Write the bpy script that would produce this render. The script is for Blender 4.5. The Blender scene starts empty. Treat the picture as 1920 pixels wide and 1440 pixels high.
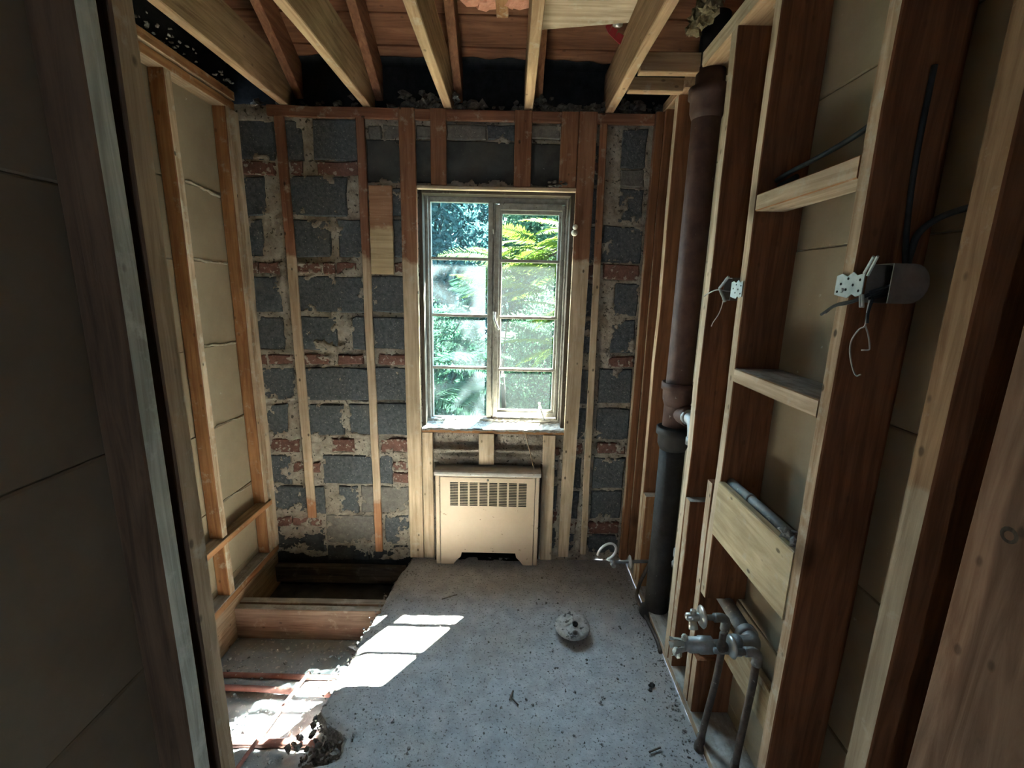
import bpy, math, random
import numpy as np
from mathutils import Vector, Matrix, noise as mnoise

random.seed(7)
rng = np.random.default_rng(7)
SC = bpy.context.scene
COL = SC.collection

# ---------------------------------------------------------------- camera, sky, sun, exposure
cam_data = bpy.data.cameras.new('camera')
cam_data.sensor_width = 36.0
cam_data.lens = 843.2 / 1920 * 36.0
cam_data.clip_start = 0.02
cam = bpy.data.objects.new('camera', cam_data)
COL.objects.link(cam)


def cam_matrix():
    pitch, yaw, roll = (math.radians(a) for a in (12.2, .134, -1.31))
    f = Vector((math.sin(yaw) * math.cos(pitch), math.cos(yaw) * math.cos(pitch), -math.sin(pitch)))
    r = Vector((math.cos(yaw), -math.sin(yaw), 0))
    d = f.cross(r)
    r2 = r * math.cos(roll) + d * math.sin(roll)
    d2 = d * math.cos(roll) - r * math.sin(roll)
    m = Matrix.Identity(4)
    for i in range(3):
        m[i][0], m[i][1], m[i][2] = r2[i], -d2[i], -f[i]
    m[0][3], m[1][3], m[2][3] = 0, 0, 1.58
    return m


cam.matrix_world = cam_matrix()
SC.camera = cam

world = bpy.data.worlds.new('sky')
SC.world = world
world.use_nodes = True
bg = world.node_tree.nodes['Background']
bg.inputs[0].default_value = (0.62, 0.80, 1.0, 1)
bg.inputs[1].default_value = 2.2

sun_dir = Vector((-.425, -.583, -1)).normalized()
sun_data = bpy.data.lights.new('sun', 'SUN')
sun_data.energy = 75.0
sun_data.angle = math.radians(.7)
sun_data.color = (1.0, .91, .79)
sun = bpy.data.objects.new('sun', sun_data)
COL.objects.link(sun)
sun.rotation_euler = sun_dir.to_track_quat('-Z', 'Y').to_euler()
sun.location = (3, 6, 8)

SC.view_settings.view_transform = 'Standard'
SC.view_settings.look = 'None'
SC.view_settings.gamma = 1
SC.view_settings.use_curve_mapping = False
SC.view_settings.exposure = 3.6
SC.cycles.max_bounces = 10
SC.cycles.diffuse_bounces = 6
SC.cycles.transparent_max_bounces = 16

# ---------------------------------------------------------------- materials
MATS = {}


def new_mat(name):
    m = bpy.data.materials.new(name)
    m.use_nodes = True
    nt = m.node_tree
    return m, nt, nt.nodes, nt.links, nt.nodes['Principled BSDF']


def ramp(N, L, src, stops):
    r = N.new('ShaderNodeValToRGB')
    e = r.color_ramp.elements
    while len(e) < len(stops):
        e.new(.5)
    for k, (p, c) in enumerate(stops):
        e[k].position = p
        e[k].color = (c[0], c[1], c[2], 1) if not isinstance(c, (int, float)) else (c, c, c, 1)
    L.new(src, r.inputs[0])
    return r.outputs[0]


def noise_tex(N, L, vec, scale, detail=4, rough=.6, dist=0):
    n = N.new('ShaderNodeTexNoise')
    n.inputs['Scale'].default_value = scale
    n.inputs['Detail'].default_value = detail
    n.inputs['Roughness'].default_value = rough
    n.inputs['Distortion'].default_value = dist
    if vec is not None:
        L.new(vec, n.inputs['Vector'])
    return n.outputs[0]


def mixc(N, L, fac, a, b, mode='MIX'):
    m = N.new('ShaderNodeMix')
    m.data_type = 'RGBA'
    m.blend_type = mode
    for sock, v in ((m.inputs['Factor'], fac), (m.inputs['A'], a), (m.inputs['B'], b)):
        pass
    ins = [s for s in m.inputs if s.enabled]
    for s, v in zip(ins, (fac, a, b)):
        if isinstance(v, (int, float)):
            s.default_value = v
        elif isinstance(v, tuple):
            s.default_value = (v[0], v[1], v[2], 1)
        else:
            L.new(v, s)
    return [o for o in m.outputs if o.enabled][0]


def coords(N, L, scale=(1, 1, 1), world_space=False, rand=True):
    tc = N.new('ShaderNodeTexCoord')
    if world_space:
        g = N.new('ShaderNodeNewGeometry')
        src = g.outputs['Position']
    else:
        src = tc.outputs['Object']
        if rand:
            oi = N.new('ShaderNodeObjectInfo')
            mu = N.new('ShaderNodeMath')
            mu.operation = 'MULTIPLY'
            mu.inputs[1].default_value = 37.0
            L.new(oi.outputs['Random'], mu.inputs[0])
            ad = N.new('ShaderNodeVectorMath')
            ad.operation = 'ADD'
            L.new(src, ad.inputs[0])
            L.new(mu.outputs[0], ad.inputs[1])
            src = ad.outputs[0]
    mp = N.new('ShaderNodeMapping')
    mp.inputs['Scale'].default_value = scale
    L.new(src, mp.inputs['Vector'])
    return mp.outputs[0], src


def bump(N, L, P, h, strength=.3, dist=.003):
    b = N.new('ShaderNodeBump')
    b.inputs['Strength'].default_value = strength
    b.inputs['Distance'].default_value = dist
    L.new(h, b.inputs['Height'])
    L.new(b.outputs[0], P.inputs['Normal'])


def wood(key, axis, dark, light, dust=None, dust_amt=0.0, specks=.5, zones=None, grain=14.0, wave=0.0):
    """sawn timber; grain runs along axis; zones = [(height, colour, colour)] for parts painted or bleached up to a height"""
    k = (key, axis)
    if k in MATS:
        return MATS[k]
    m, nt, N, L, P = new_mat('wood_%s_%s' % (key, axis))
    s = [grain] * 3
    s['xyz'.index(axis)] = .9
    v, src = coords(N, L, tuple(s))
    n1 = noise_tex(N, L, v, 3.2, 6, .62, .8)
    c = ramp(N, L, n1, [(.36, dark), (.62, light)])
    if wave:
        w = N.new('ShaderNodeTexWave')
        w.bands_direction = 'X' if axis != 'x' else 'Y'
        w.inputs['Scale'].default_value = 9
        w.inputs['Distortion'].default_value = 5
        w.inputs['Detail'].default_value = 2
        s2 = [1.6] * 3
        s2['xyz'.index(axis)] = .22
        v2, _ = coords(N, L, tuple(s2))
        L.new(v2, w.inputs['Vector'])
        wr = ramp(N, L, w.outputs[0], [(.2, 1.0), (.85, 1 - wave)])
        c = mixc(N, L, 1.0, c, wr, 'MULTIPLY')
    if zones:
        _, wp = coords(N, L, world_space=True)
        sp = N.new('ShaderNodeSeparateXYZ')
        L.new(wp, sp.inputs[0])
        zn = noise_tex(N, L, wp, 7, 4)
        ma = N.new('ShaderNodeMath')
        ma.operation = 'MULTIPLY_ADD'
        ma.inputs[1].default_value = .16
        L.new(zn, ma.inputs[0])
        L.new(sp.outputs[2], ma.inputs[2])
        for (zlo, zhi, cd, cl) in zones:
            cz = ramp(N, L, n1, [(.36, cd), (.62, cl)])
            a = N.new('ShaderNodeMapRange')
            a.inputs[1].default_value = zlo + .08
            a.inputs[2].default_value = zlo + .10
            L.new(ma.outputs[0], a.inputs[0])
            b = N.new('ShaderNodeMapRange')
            b.inputs[1].default_value = zhi + .08
            b.inputs[2].default_value = zhi + .10
            b.inputs[3].default_value = 1
            b.inputs[4].default_value = 0
            L.new(ma.outputs[0], b.inputs[0])
            mm = N.new('ShaderNodeMath')
            mm.operation = 'MULTIPLY'
            L.new(a.outputs[0], mm.inputs[0])
            L.new(b.outputs[0], mm.inputs[1])
            c = mixc(N, L, mm.outputs[0], c, cz)
    big = noise_tex(N, L, src, 3.1, 3)
    c = mixc(N, L, 1.0, c, ramp(N, L, big, [(.3, .72), (.7, 1.12)]), 'MULTIPLY')
    if dust:
        dn = noise_tex(N, L, src, 16, 6, .7)
        f = ramp(N, L, dn, [(.62 - .3 * dust_amt, 0.0), (.72 - .2 * dust_amt, 1.0)])
        f2 = mixc(N, L, 1.0, f, (dust_amt + .25,) * 3, 'MULTIPLY')
        c = mixc(N, L, f2, c, dust)
    if specks:
        vo = N.new('ShaderNodeTexVoronoi')
        vo.inputs['Scale'].default_value = 19
        sv = [1.0] * 3
        sv['xyz'.index(axis)] = .6
        v3, _ = coords(N, L, tuple(sv))
        L.new(v3, vo.inputs['Vector'])
        f = ramp(N, L, vo.outputs['Distance'], [(.07, specks), (.13, 0.0)])
        c = mixc(N, L, f, c, (.018, .012, .008))
        kn = N.new('ShaderNodeTexVoronoi')
        kn.inputs['Scale'].default_value = 3.2
        L.new(v3, kn.inputs['Vector'])
        f = ramp(N, L, kn.outputs['Distance'], [(.05, .75), (.12, 0.0)])
        c = mixc(N, L, f, c, tuple(x * .35 for x in dark))
    L.new(c, P.inputs['Base Color'])
    P.inputs['Roughness'].default_value = .85
    P.inputs['Specular IOR Level'].default_value = .15
    bump(N, L, P, n1, .5, .004)
    MATS[k] = m
    return m


def spotted(key, stops, scale, specks=None, bump_s=.5, bump_d=.004, rough=.9, bscale=60, metallic=0, detail=6, big=None, world_space=False):
    if key in MATS:
        return MATS[key]
    m, nt, N, L, P = new_mat(key)
    v, src = coords(N, L, (1, 1, 1), world_space)
    n1 = noise_tex(N, L, v, scale, detail, .65)
    c = ramp(N, L, n1, stops)
    if big:
        nb = noise_tex(N, L, v, big[0], 4, .6)
        c = mixc(N, L, ramp(N, L, nb, [(big[2], 0.0), (big[2] + .12, big[3])]), c, big[1])
    if specks:
        col, sc, th = specks
        n2 = noise_tex(N, L, v, sc, 3, .5)
        c = mixc(N, L, ramp(N, L, n2, [(th, 0.0), (th + .05, 1.0)]), c, col)
    L.new(c, P.inputs['Base Color'])
    P.inputs['Roughness'].default_value = rough
    P.inputs['Metallic'].default_value = metallic
    P.inputs['Specular IOR Level'].default_value = .2 if not metallic else .5
    if bump_s:
        nb = noise_tex(N, L, v, bscale, 5, .7)
        bump(N, L, P, nb, bump_s, bump_d)
    MATS[key] = m
    return m


RED_D, RED_L = (.15, .062, .03), (.27, .12, .058)
TAN_D, TAN_L = (.31, .20, .12), (.52, .375, .25)
DUSTC = (.52, .47, .38)


def red(ax): return wood('red', ax, RED_D, RED_L, None, 0, .25)
def oldred(ax): return wood('old_red', ax, (.075, .044, .026), (.145, .086, .05), None, 0, .25)
def tan(ax): return wood('tan', ax, TAN_D, TAN_L, DUSTC, .35, .8)
def pale(ax): return wood('pale', ax, (.40, .29, .19), (.62, .48, .34), DUSTC, .25, .5)
def orange(ax): return wood('orange', ax, (.26, .115, .05), (.40, .20, .09), DUSTC, .15, .4)
def brown(ax): return wood('brown', ax, (.25, .16, .09), (.43, .30, .19), DUSTC, .15, .6)
def grey(ax): return wood('weathered', ax, (.30, .29, .24), (.52, .52, .45), (.58, .58, .52), .3, .6)
def joistw(ax): return wood('joist', ax, (.34, .20, .11), (.52, .34, .20), DUSTC, .2, .5)
def joists(ax): return wood('joist_side', ax, (.20, .115, .06), (.36, .225, .13), None, 0, .4)
def roofw(ax): return wood('roof', ax, (.17, .068, .036), (.28, .13, .07), None, 0, .35)
def darkw(ax): return wood('dark', ax, (.045, .033, .024), (.11, .085, .065), (.25, .23, .2), .15, .3)
def floorj(ax): return wood('floor_joist', ax, (.17, .105, .07), (.30, .205, .15), DUSTC, .15, .5)
def dusty(ax): return wood('dusty', ax, (.30, .27, .23), (.46, .43, .39), (.55, .54, .52), .4, .3)


def furring(ax):
    return wood('furring', ax, (.17, .07, .04), (.27, .13, .08), DUSTC, .18, .8,
                zones=[(-1, .36, (.30, .13, .06), (.42, .21, .11)), (.36, 1.70, (.36, .25, .16), (.54, .41, .29))])


def furring2(ax):
    return wood('furring_pale', ax, (.18, .075, .04), (.28, .14, .08), DUSTC, .18, .8,
                zones=[(-1, 1.70, (.37, .265, .165), (.56, .43, .30))])


def board(ax):
    return wood('board', ax, (.24, .12, .065), (.36, .2, .12), DUSTC, .2, .8,
                zones=[(-1, 1.85, (.38, .27, .15), (.56, .43, .26))])


def edge2(ax):
    return wood('edge_two', ax, (.22, .125, .066), (.36, .225, .125), DUSTC, .1, .6,
                zones=[(-1, 1.25, (.28, .21, .14), (.42, .33, .23))])


M_block = spotted('cinder_block', [(.3, (.045, .050, .055)), (.72, (.125, .132, .138))], 55, ((.24, .235, .22), 120, .64), 1.0, .006, .95, 90,
                  big=(7, (.15, .145, .13), .62, .55))
M_stain = spotted('stained_block', [(.3, (.022, .023, .025)), (.7, (.070, .071, .073))], 22, ((.16, .155, .145), 70, .66), .8, .005, .95, 80)
M_gblock = spotted('grey_block', [(.3, (.11, .10, .09)), (.7, (.21, .19, .165))], 40, ((.33, .31, .27), 100, .66), .9, .005, .95, 80)
M_lintel = spotted('lintel_concrete', [(.3, (.035, .036, .035)), (.75, (.085, .085, .078))], 9, ((.16, .15, .14), 70, .70), .4, .003, .9, 50)
M_brick = spotted('old_brick', [(.3, (.095, .048, .038)), (.7, (.19, .095, .075))], 45, ((.33, .28, .235), 50, .585), .9, .005, .95, 70)
M_mortar = spotted('mortar', [(.3, (.23, .19, .15)), (.72, (.45, .39, .32))], 26, ((.085, .07, .055), 60, .605), 1.0, .010, .95, 85,
                   big=(3, (.16, .13, .105), .58, .5))
M_tar_shade = spotted('tar_black', [(.3, (.010, .011, .012)), (.7, (.028, .029, .031))], 30, None, .6, .004, .9, 60)  # tar and roofing, also the dark of the added eave and gable sheets
M_lath = spotted('gypsum_lath', [(.25, (.245, .19, .125)), (.75, (.33, .265, .18))], 4.0, ((.44, .39, .31), 38, .73), .25, .002, .95, 45)
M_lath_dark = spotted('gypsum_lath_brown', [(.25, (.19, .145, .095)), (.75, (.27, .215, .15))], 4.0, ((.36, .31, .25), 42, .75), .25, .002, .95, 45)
M_plaster = spotted('plaster', [(.3, (.40, .35, .28)), (.7, (.58, .53, .45))], 30, None, .7, .004, .95, 90)
M_ridge = spotted('plaster_ridge', [(.3, (.26, .215, .15)), (.7, (.42, .37, .29))], 60, None, .6, .003, .95, 90)
M_slab = spotted('concrete_slab', [(.28, (.29, .288, .297)), (.72, (.49, .487, .50))], 14, ((.17, .165, .16), 105, .60), .7, .006, .95, 70,
                 big=(2.2, (.36, .345, .33), .5, .6), world_space=True)
M_rubble = spotted('rubble', [(.3, (.09, .085, .08)), (.7, (.33, .32, .31))], 70, None, .9, .005, .95, 90)
M_sub = spotted('dusty_panel', [(.3, (.26, .28, .295)), (.7, (.42, .435, .445))], 9, ((.58, .575, .56), 60, .62), .6, .004, .95, 70, big=(5, (.34, .32, .29), .56, .6))
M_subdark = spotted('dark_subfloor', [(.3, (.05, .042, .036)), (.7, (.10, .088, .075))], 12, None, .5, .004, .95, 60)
M_enamel = spotted('cream_enamel', [(.3, (.55, .415, .295)), (.7, (.61, .47, .345))], 5, ((.22, .15, .09), 42, .70), .05, .001, .45, 60)
M_enamel_top = spotted('worn_cap', [(.3, (.42, .38, .33)), (.7, (.55, .52, .48))], 24, ((.2, .15, .1), 60, .72), .1, .001, .5, 60)
M_dark = spotted('dark_recess', [(.3, (.012, .011, .010)), (.7, (.025, .023, .021))], 20, None, 0)
M_iron = spotted('cast_iron', [(.3, (.055, .028, .022)), (.7, (.10, .055, .042))], 18, ((.22, .18, .16), 55, .72), .4, .002, .6, 60, world_space=False)
M_iron_low = spotted('cast_iron_black', [(.3, (.022, .019, .017)), (.7, (.048, .042, .038))], 18, ((.15, .13, .12), 55, .73), .4, .002, .65, 60)
M_galv = spotted('galvanised', [(.3, (.24, .245, .245)), (.7, (.42, .425, .42))], 25, ((.2, .17, .14), 60, .7), .3, .001, .5, 60, metallic=.55)
M_pipegrey = spotted('grey_pipe', [(.3, (.15, .15, .15)), (.7, (.30, .30, .29))], 22, ((.42, .41, .38), 70, .66), .3, .001, .6, 60, metallic=.3)
M_pipedark = spotted('dark_pipe', [(.3, (.06, .045, .038)), (.7, (.15, .12, .10))], 30, ((.28, .25, .22), 80, .68), .4, .001, .65, 80, metallic=.3)
M_chrome = spotted('dull_chrome', [(.3, (.50, .50, .48)), (.7, (.70, .69, .66))], 20, ((.25, .22, .18), 70, .72), .15, .001, .35, 60, metallic=.8)
M_copper = spotted('red_pipe', [(.3, (.25, .11, .09)), (.7, (.44, .23, .20))], 16, ((.5, .46, .42), 60, .68), .3, .001, .6, 70)
M_boxmetal = spotted('zinc_plate', [(.3, (.33, .36, .34)), (.7, (.55, .58, .55))], 30, ((.15, .13, .11), 60, .7), .2, .001, .5, 60, metallic=.35)
M_boxside = spotted('dusty_box_side', [(.3, (.14, .12, .10)), (.7, (.22, .19, .165))], 30, None, .2, .001, .7, 60, metallic=.2)
M_cable = spotted('black_cable', [(.3, (.02, .022, .024)), (.7, (.05, .055, .058))], 30, None, .3, .001, .6, 200)
M_wire = spotted('bare_wire', [(.3, (.30, .27, .25)), (.7, (.45, .42, .40))], 30, None, 0, 0, .6)
M_wool = spotted('mineral_wool', [(.3, (.05, .045, .04)), (.7, (.22, .20, .17))], 40, ((.45, .42, .36), 60, .66), .8, .006, 1, 90)
M_tuft = spotted('brown_tuft', [(.3, (.10, .065, .03)), (.7, (.32, .25, .15))], 40, None, .8, .006, 1, 90)
M_pink = spotted('pink_insulation', [(.3, (.50, .20, .12)), (.7, (.66, .32, .22))], 25, None, .8, .006, 1, 90)
M_redplastic = spotted('red_plastic', [(.3, (.30, .02, .03)), (.7, (.38, .04, .05))], 10, None, 0, 0, .4)
M_foil = spotted('silver_foil', [(.3, (.6, .6, .6)), (.7, (.8, .8, .8))], 20, None, .6, .004, .3, 40, metallic=.8)
M_steel = spotted('painted_steel', [(.3, (.20, .185, .16)), (.7, (.33, .315, .28))], 35, ((.10, .08, .06), 60, .68), .4, .001, .6, 80)
M_sill = spotted('crumbled_plaster', [(.3, (.34, .32, .29)), (.7, (.60, .58, .54))], 40, ((.16, .13, .10), 70, .64), 1.0, .006, .95, 90)
M_bark = spotted('bark', [(.3, (.004, .003, .0025)), (.7, (.009, .007, .005))], 30, None, .8, .005, .95, 50)
M_soil = spotted('ground', [(.3, (.006, .011, .005)), (.7, (.016, .024, .010))], 6, None, .3, .01, 1, 20)


def leaf_mat(key, c1, c2, trans):
    m, nt, N, L, P = new_mat(key)
    v, src = coords(N, L, (1, 1, 1), True)
    n1 = noise_tex(N, L, v, 9, 3)
    c = ramp(N, L, n1, [(.35, c1), (.65, c2)])
    L.new(c, P.inputs['Base Color'])
    P.inputs['Roughness'].default_value = .8
    P.inputs['Specular IOR Level'].default_value = .03
    t = N.new('ShaderNodeBsdfTranslucent')
    L.new(c, t.inputs[0])
    mx = N.new('ShaderNodeMixShader')
    mx.inputs[0].default_value = trans
    L.new(P.outputs[0], mx.inputs[1])
    L.new(t.outputs[0], mx.inputs[2])
    L.new(mx.outputs[0], N['Material Output'].inputs[0])
    return m


M_frond = leaf_mat('frond_leaf', (.014, .030, .004), (.028, .048, .006), .5)
M_frond2 = leaf_mat('frond_leaf_blue', (.006, .019, .012), (.013, .031, .017), .5)
M_bush = leaf_mat('bush_leaf', (.010, .032, .018), (.028, .062, .036), .5)
M_bush2 = leaf_mat('shade_leaf', (.008, .026, .028), (.020, .050, .048), .5)


def glass(key, haze, tint):
    m, nt, N, L, P = new_mat(key)
    tr = N.new('ShaderNodeBsdfTransparent')
    tr.inputs[0].default_value = (*tint, 1)
    df = N.new('ShaderNodeBsdfTranslucent')
    df.inputs[0].default_value = (.55, .70, .74, 1)
    d2 = N.new('ShaderNodeBsdfDiffuse')
    d2.inputs[0].default_value = (.55, .68, .72, 1)
    gl = N.new('ShaderNodeBsdfGlossy')
    gl.inputs['Roughness'].default_value = .05
    a = N.new('ShaderNodeMixShader')
    a.inputs[0].default_value = .5
    L.new(df.outputs[0], a.inputs[1])
    L.new(d2.outputs[0], a.inputs[2])
    v, src = coords(N, L, (1, 1, 1))
    n = noise_tex(N, L, v, 5, 5)
    f = ramp(N, L, n, [(.3, haze * .75), (.7, haze * 1.25)])
    b = N.new('ShaderNodeMixShader')
    L.new(f, b.inputs[0])
    L.new(tr.outputs[0], b.inputs[1])
    L.new(a.outputs[0], b.inputs[2])
    c = N.new('ShaderNodeMixShader')
    c.inputs[0].default_value = .03
    L.new(b.outputs[0], c.inputs[1])
    L.new(gl.outputs[0], c.inputs[2])
    L.new(c.outputs[0], N['Material Output'].inputs[0])
    return m


M_glass_l = glass('dusty_glass', .015, (.80, .93, .96))
M_glass_r = glass('clear_glass', .005, (.90, .96, .94))

# ---------------------------------------------------------------- building helpers


def wpos(o):
    p = Vector((0, 0, 0))
    while o is not None:
        p += o.location
        o = o.parent
    return p


def link_mesh(name, verts, faces, mats, parent=None, origin=None, midx=None, smooth=False):
    """verts in world metres; the object's origin is put at origin (default: centre of its box)"""
    v = np.asarray(verts, dtype=float)
    if origin is None:
        origin = (v.min(0) + v.max(0)) / 2
    origin = Vector(origin)
    me = bpy.data.meshes.new(name)
    me.from_pydata([tuple(p) for p in (v - np.array(origin))], [], faces)
    for m in (mats if isinstance(mats, (list, tuple)) else [mats]):
        me.materials.append(m)
    if midx is not None:
        me.polygons.foreach_set('material_index', midx)
    if smooth:
        me.polygons.foreach_set('use_smooth', [True] * len(me.polygons))
    me.update()
    o = bpy.data.objects.new(name, me)
    COL.objects.link(o)
    if parent is not None:
        o.parent = parent
        o.location = origin - wpos(parent)
    else:
        o.location = origin
    return o


def tag(o, label=None, cat=None, group=None, kind=None):
    if label:
        o['label'] = label
    if cat:
        o['category'] = cat
    if group:
        o['group'] = group
    if kind:
        o['kind'] = kind
    return o


def thing(name, loc, label, cat, group=None):
    o = bpy.data.objects.new(name, None)
    COL.objects.link(o)
    o.location = loc
    o.empty_display_size = .05
    return tag(o, label, cat, group)


class MB:
    """collects shapes into one mesh"""

    def __init__(self):
        self.v, self.f, self.m = [], [], []

    def add(self, verts, faces, mi=0):
        b = len(self.v)
        self.v += [tuple(p) for p in verts]
        self.f += [tuple(i + b for i in f) for f in faces]
        self.m += [mi] * len(faces) if isinstance(mi, int) else list(mi)

    def box(self, x0, x1, y0, y1, z0, z1, mi=0, ch=.002):
        v, f = beam_geo((x0, y0, z0), (x1, y1, z1), ch, 0, 1)[:2]
        self.add(v, f, mi)

    def tube(self, pts, r, n=10, mi=0, cap=True):
        v, f = tube_geo(pts, r, n, cap)
        self.add(v, f, mi)

    def lathe(self, base, axis, prof, n=20, mi=0):
        v, f = lathe_geo(base, axis, prof, n)
        self.add(v, f, mi)

    def blob(self, c, r, seed=0, mi=0, squash=(1, 1, 1), rough=.35, sub=1):
        v, f = blob_geo(c, r, seed, squash, rough, sub)
        self.add(v, f, mi)

    def build(self, name, mats, parent=None, smooth=False, origin=None):
        return link_mesh(name, self.v, self.f, mats, parent, origin, self.m, smooth)


def beam_geo(a, b, ch=.003, wob=.0012, seg=None):
    """chamfered board between two box corners, sides slightly uneven; returns verts, faces, face normals id"""
    a, b = np.array(a, float), np.array(b, float)
    d = b - a
    ax = int(np.argmax(np.abs(d)))
    u, w = [i for i in range(3) if i != ax]
    if seg is None:
        seg = max(1, min(10, int(d[ax] / .22)))
    ch = min(ch, .3 * d[u], .3 * d[w])
    prof = [(ch, 0), (d[u] - ch, 0), (d[u], ch), (d[u], d[w] - ch), (d[u] - ch, d[w]), (ch, d[w]), (0, d[w] - ch), (0, ch)]
    verts, faces = [], []
    for i in range(seg + 1):
        t = i / seg
        j = rng.normal(0, wob, 2) if wob else (0, 0)
        for (pu, pw) in prof:
            p = a.copy()
            p[ax] += d[ax] * t
            p[u] += pu + j[0]
            p[w] += pw + j[1]
            verts.append(p)
    flip = (ax == 1)
    for i in range(seg):
        for k in range(8):
            q = (i * 8 + k, i * 8 + (k + 1) % 8, (i + 1) * 8 + (k + 1) % 8, (i + 1) * 8 + k)
            faces.append(q[::-1] if flip else q)
    c0 = tuple(range(8))
    c1 = tuple(seg * 8 + k for k in range(8))
    faces.append(c0 if flip else c0[::-1])
    faces.append(c1[::-1] if flip else c1)
    return verts, faces, ax


def beam(name, a, b, mat_fn, label=None, cat='stud', group=None, parent=None, faces_mat=None, ch=.003, wob=.0012, lean=None, seg=None):
    """one timber; mat_fn(axis) for the body; faces_mat = {'-x': fn} for sides that look different; lean=(dx at lower end, dy)"""
    v, f, ax = beam_geo(a, b, ch, wob, seg)
    v = np.array(v)
    if lean is not None:
        t = (np.array(b)[ax] - v[:, ax]) / (np.array(b)[ax] - np.array(a)[ax])
        v[:, 0] += lean[0] * t
        v[:, 1] += lean[1] * t
    axn = 'xyz'[ax]
    mats = [mat_fn(axn)]
    midx = [0] * len(f)
    if faces_mat:
        for key, fn in faces_mat.items():
            mats.append(fn(axn))
            i = 'xyz'.index(key[1])
            s = 1 if key[0] == '+' else -1
            for n, fc in enumerate(f):
                p = [v[q] for q in fc[:4]]
                nn = np.cross(p[1] - p[0], p[2] - p[0])
                nn = nn / (np.linalg.norm(nn) + 1e-9)
                if nn[i] * s > .9:
                    midx[n] = len(mats) - 1
    o = link_mesh(name, v, f, mats, parent, None, midx)
    return tag(o, label, cat if label else None, group)


def tube_geo(pts, r, n=10, cap=True):
    pts = [Vector(p) for p in pts]
    rs = r if isinstance(r, (list, tuple)) else [r] * len(pts)
    verts, faces = [], []
    up = None
    for i, p in enumerate(pts):
        t = (pts[min(i + 1, len(pts) - 1)] - pts[max(i - 1, 0)]).normalized()
        if up is None:
            up = Vector((0, 0, 1)) if abs(t.z) < .9 else Vector((1, 0, 0))
        s = t.cross(up).normalized()
        up = s.cross(t).normalized()
        for k in range(n):
            a = 2 * math.pi * k / n
            verts.append(p + (s * math.cos(a) + up * math.sin(a)) * rs[i])
    for i in range(len(pts) - 1):
        for k in range(n):
            faces.append((i * n + k, i * n + (k + 1) % n, (i + 1) * n + (k + 1) % n, (i + 1) * n + k))
    if cap:
        faces.append(tuple(range(n))[::-1])
        faces.append(tuple((len(pts) - 1) * n + k for k in range(n)))
    return verts, faces


def smooth_path(pts, k=5):
    """Catmull-Rom through the points"""
    P = [Vector(p) for p in pts]
    P = [P[0] * 2 - P[1]] + P + [P[-1] * 2 - P[-2]]
    out = []
    for i in range(1, len(P) - 2):
        for j in range(k):
            t = j / k
            a, b, c, d = P[i - 1], P[i], P[i + 1], P[i + 2]
            out.append(.5 * ((2 * b) + (c - a) * t + (2 * a - 5 * b + 4 * c - d) * t * t + (3 * b - a - 3 * c + d) * t ** 3))
    out.append(P[-2])
    return out


def lathe_geo(base, axis, prof, n=20):
    """prof = [(distance along axis, radius)]"""
    base, axis = Vector(base), Vector(axis).normalized()
    up = Vector((0, 0, 1)) if abs(axis.z) < .9 else Vector((1, 0, 0))
    s = axis.cross(up).normalized()
    u = s.cross(axis).normalized()
    verts, faces = [], []
    for (h, r) in prof:
        for k in range(n):
            a = 2 * math.pi * k / n
            verts.append(base + axis * h + (s * math.cos(a) + u * math.sin(a)) * max(r, 1e-4))
    for i in range(len(prof) - 1):
        for k in range(n):
            faces.append((i * n + k, i * n + (k + 1) % n, (i + 1) * n + (k + 1) % n, (i + 1) * n + k))
    faces.append(tuple(range(n))[::-1])
    faces.append(tuple((len(prof) - 1) * n + k for k in range(n)))
    return verts, faces


ICO_V = []
_t = (1 + 5 ** .5) / 2
for a_ in (-1, 1):
    for b_ in (-_t, _t):
        ICO_V += [(a_, b_, 0), (0, a_, b_), (b_, 0, a_)]
ICO_V = [Vector(p).normalized() for p in ICO_V]
_e = min((ICO_V[0] - p).length for p in ICO_V[1:]) * 1.01
ICO_F = []
for i_ in range(12):
    for j_ in range(i_ + 1, 12):
        for k_ in range(j_ + 1, 12):
            if (ICO_V[i_] - ICO_V[j_]).length < _e and (ICO_V[j_] - ICO_V[k_]).length < _e and (ICO_V[i_] - ICO_V[k_]).length < _e:
                n_ = (ICO_V[j_] - ICO_V[i_]).cross(ICO_V[k_] - ICO_V[i_])
                ICO_F.append((i_, j_, k_) if n_.dot(ICO_V[i_]) > 0 else (i_, k_, j_))


def blob_geo(c, r, seed=0, squash=(1, 1, 1), rough=.35, sub=1):
    V, F = list(ICO_V), list(ICO_F)
    for _ in range(sub):
        mid, F2 = {}, []

        def m(a, b):
            k = (min(a, b), max(a, b))
            if k not in mid:
                mid[k] = len(V)
                V.append((V[a] + V[b]).normalized())
            return mid[k]
        for (a, b, d) in F:
            x, y, z = m(a, b), m(b, d), m(d, a)
            F2 += [(a, x, z), (b, y, x), (d, z, y), (x, y, z)]
        F = F2
    off = Vector((seed * 3.7, seed * 1.3, seed * 7.1))
    out = []
    for p in V:
        k = r * (1 + rough * mnoise.noise(p * 1.7 + off) * 1.6)
        out.append((c[0] + p.x * k * squash[0], c[1] + p.y * k * squash[1], c[2] + p.z * k * squash[2]))
    return out, F


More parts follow.
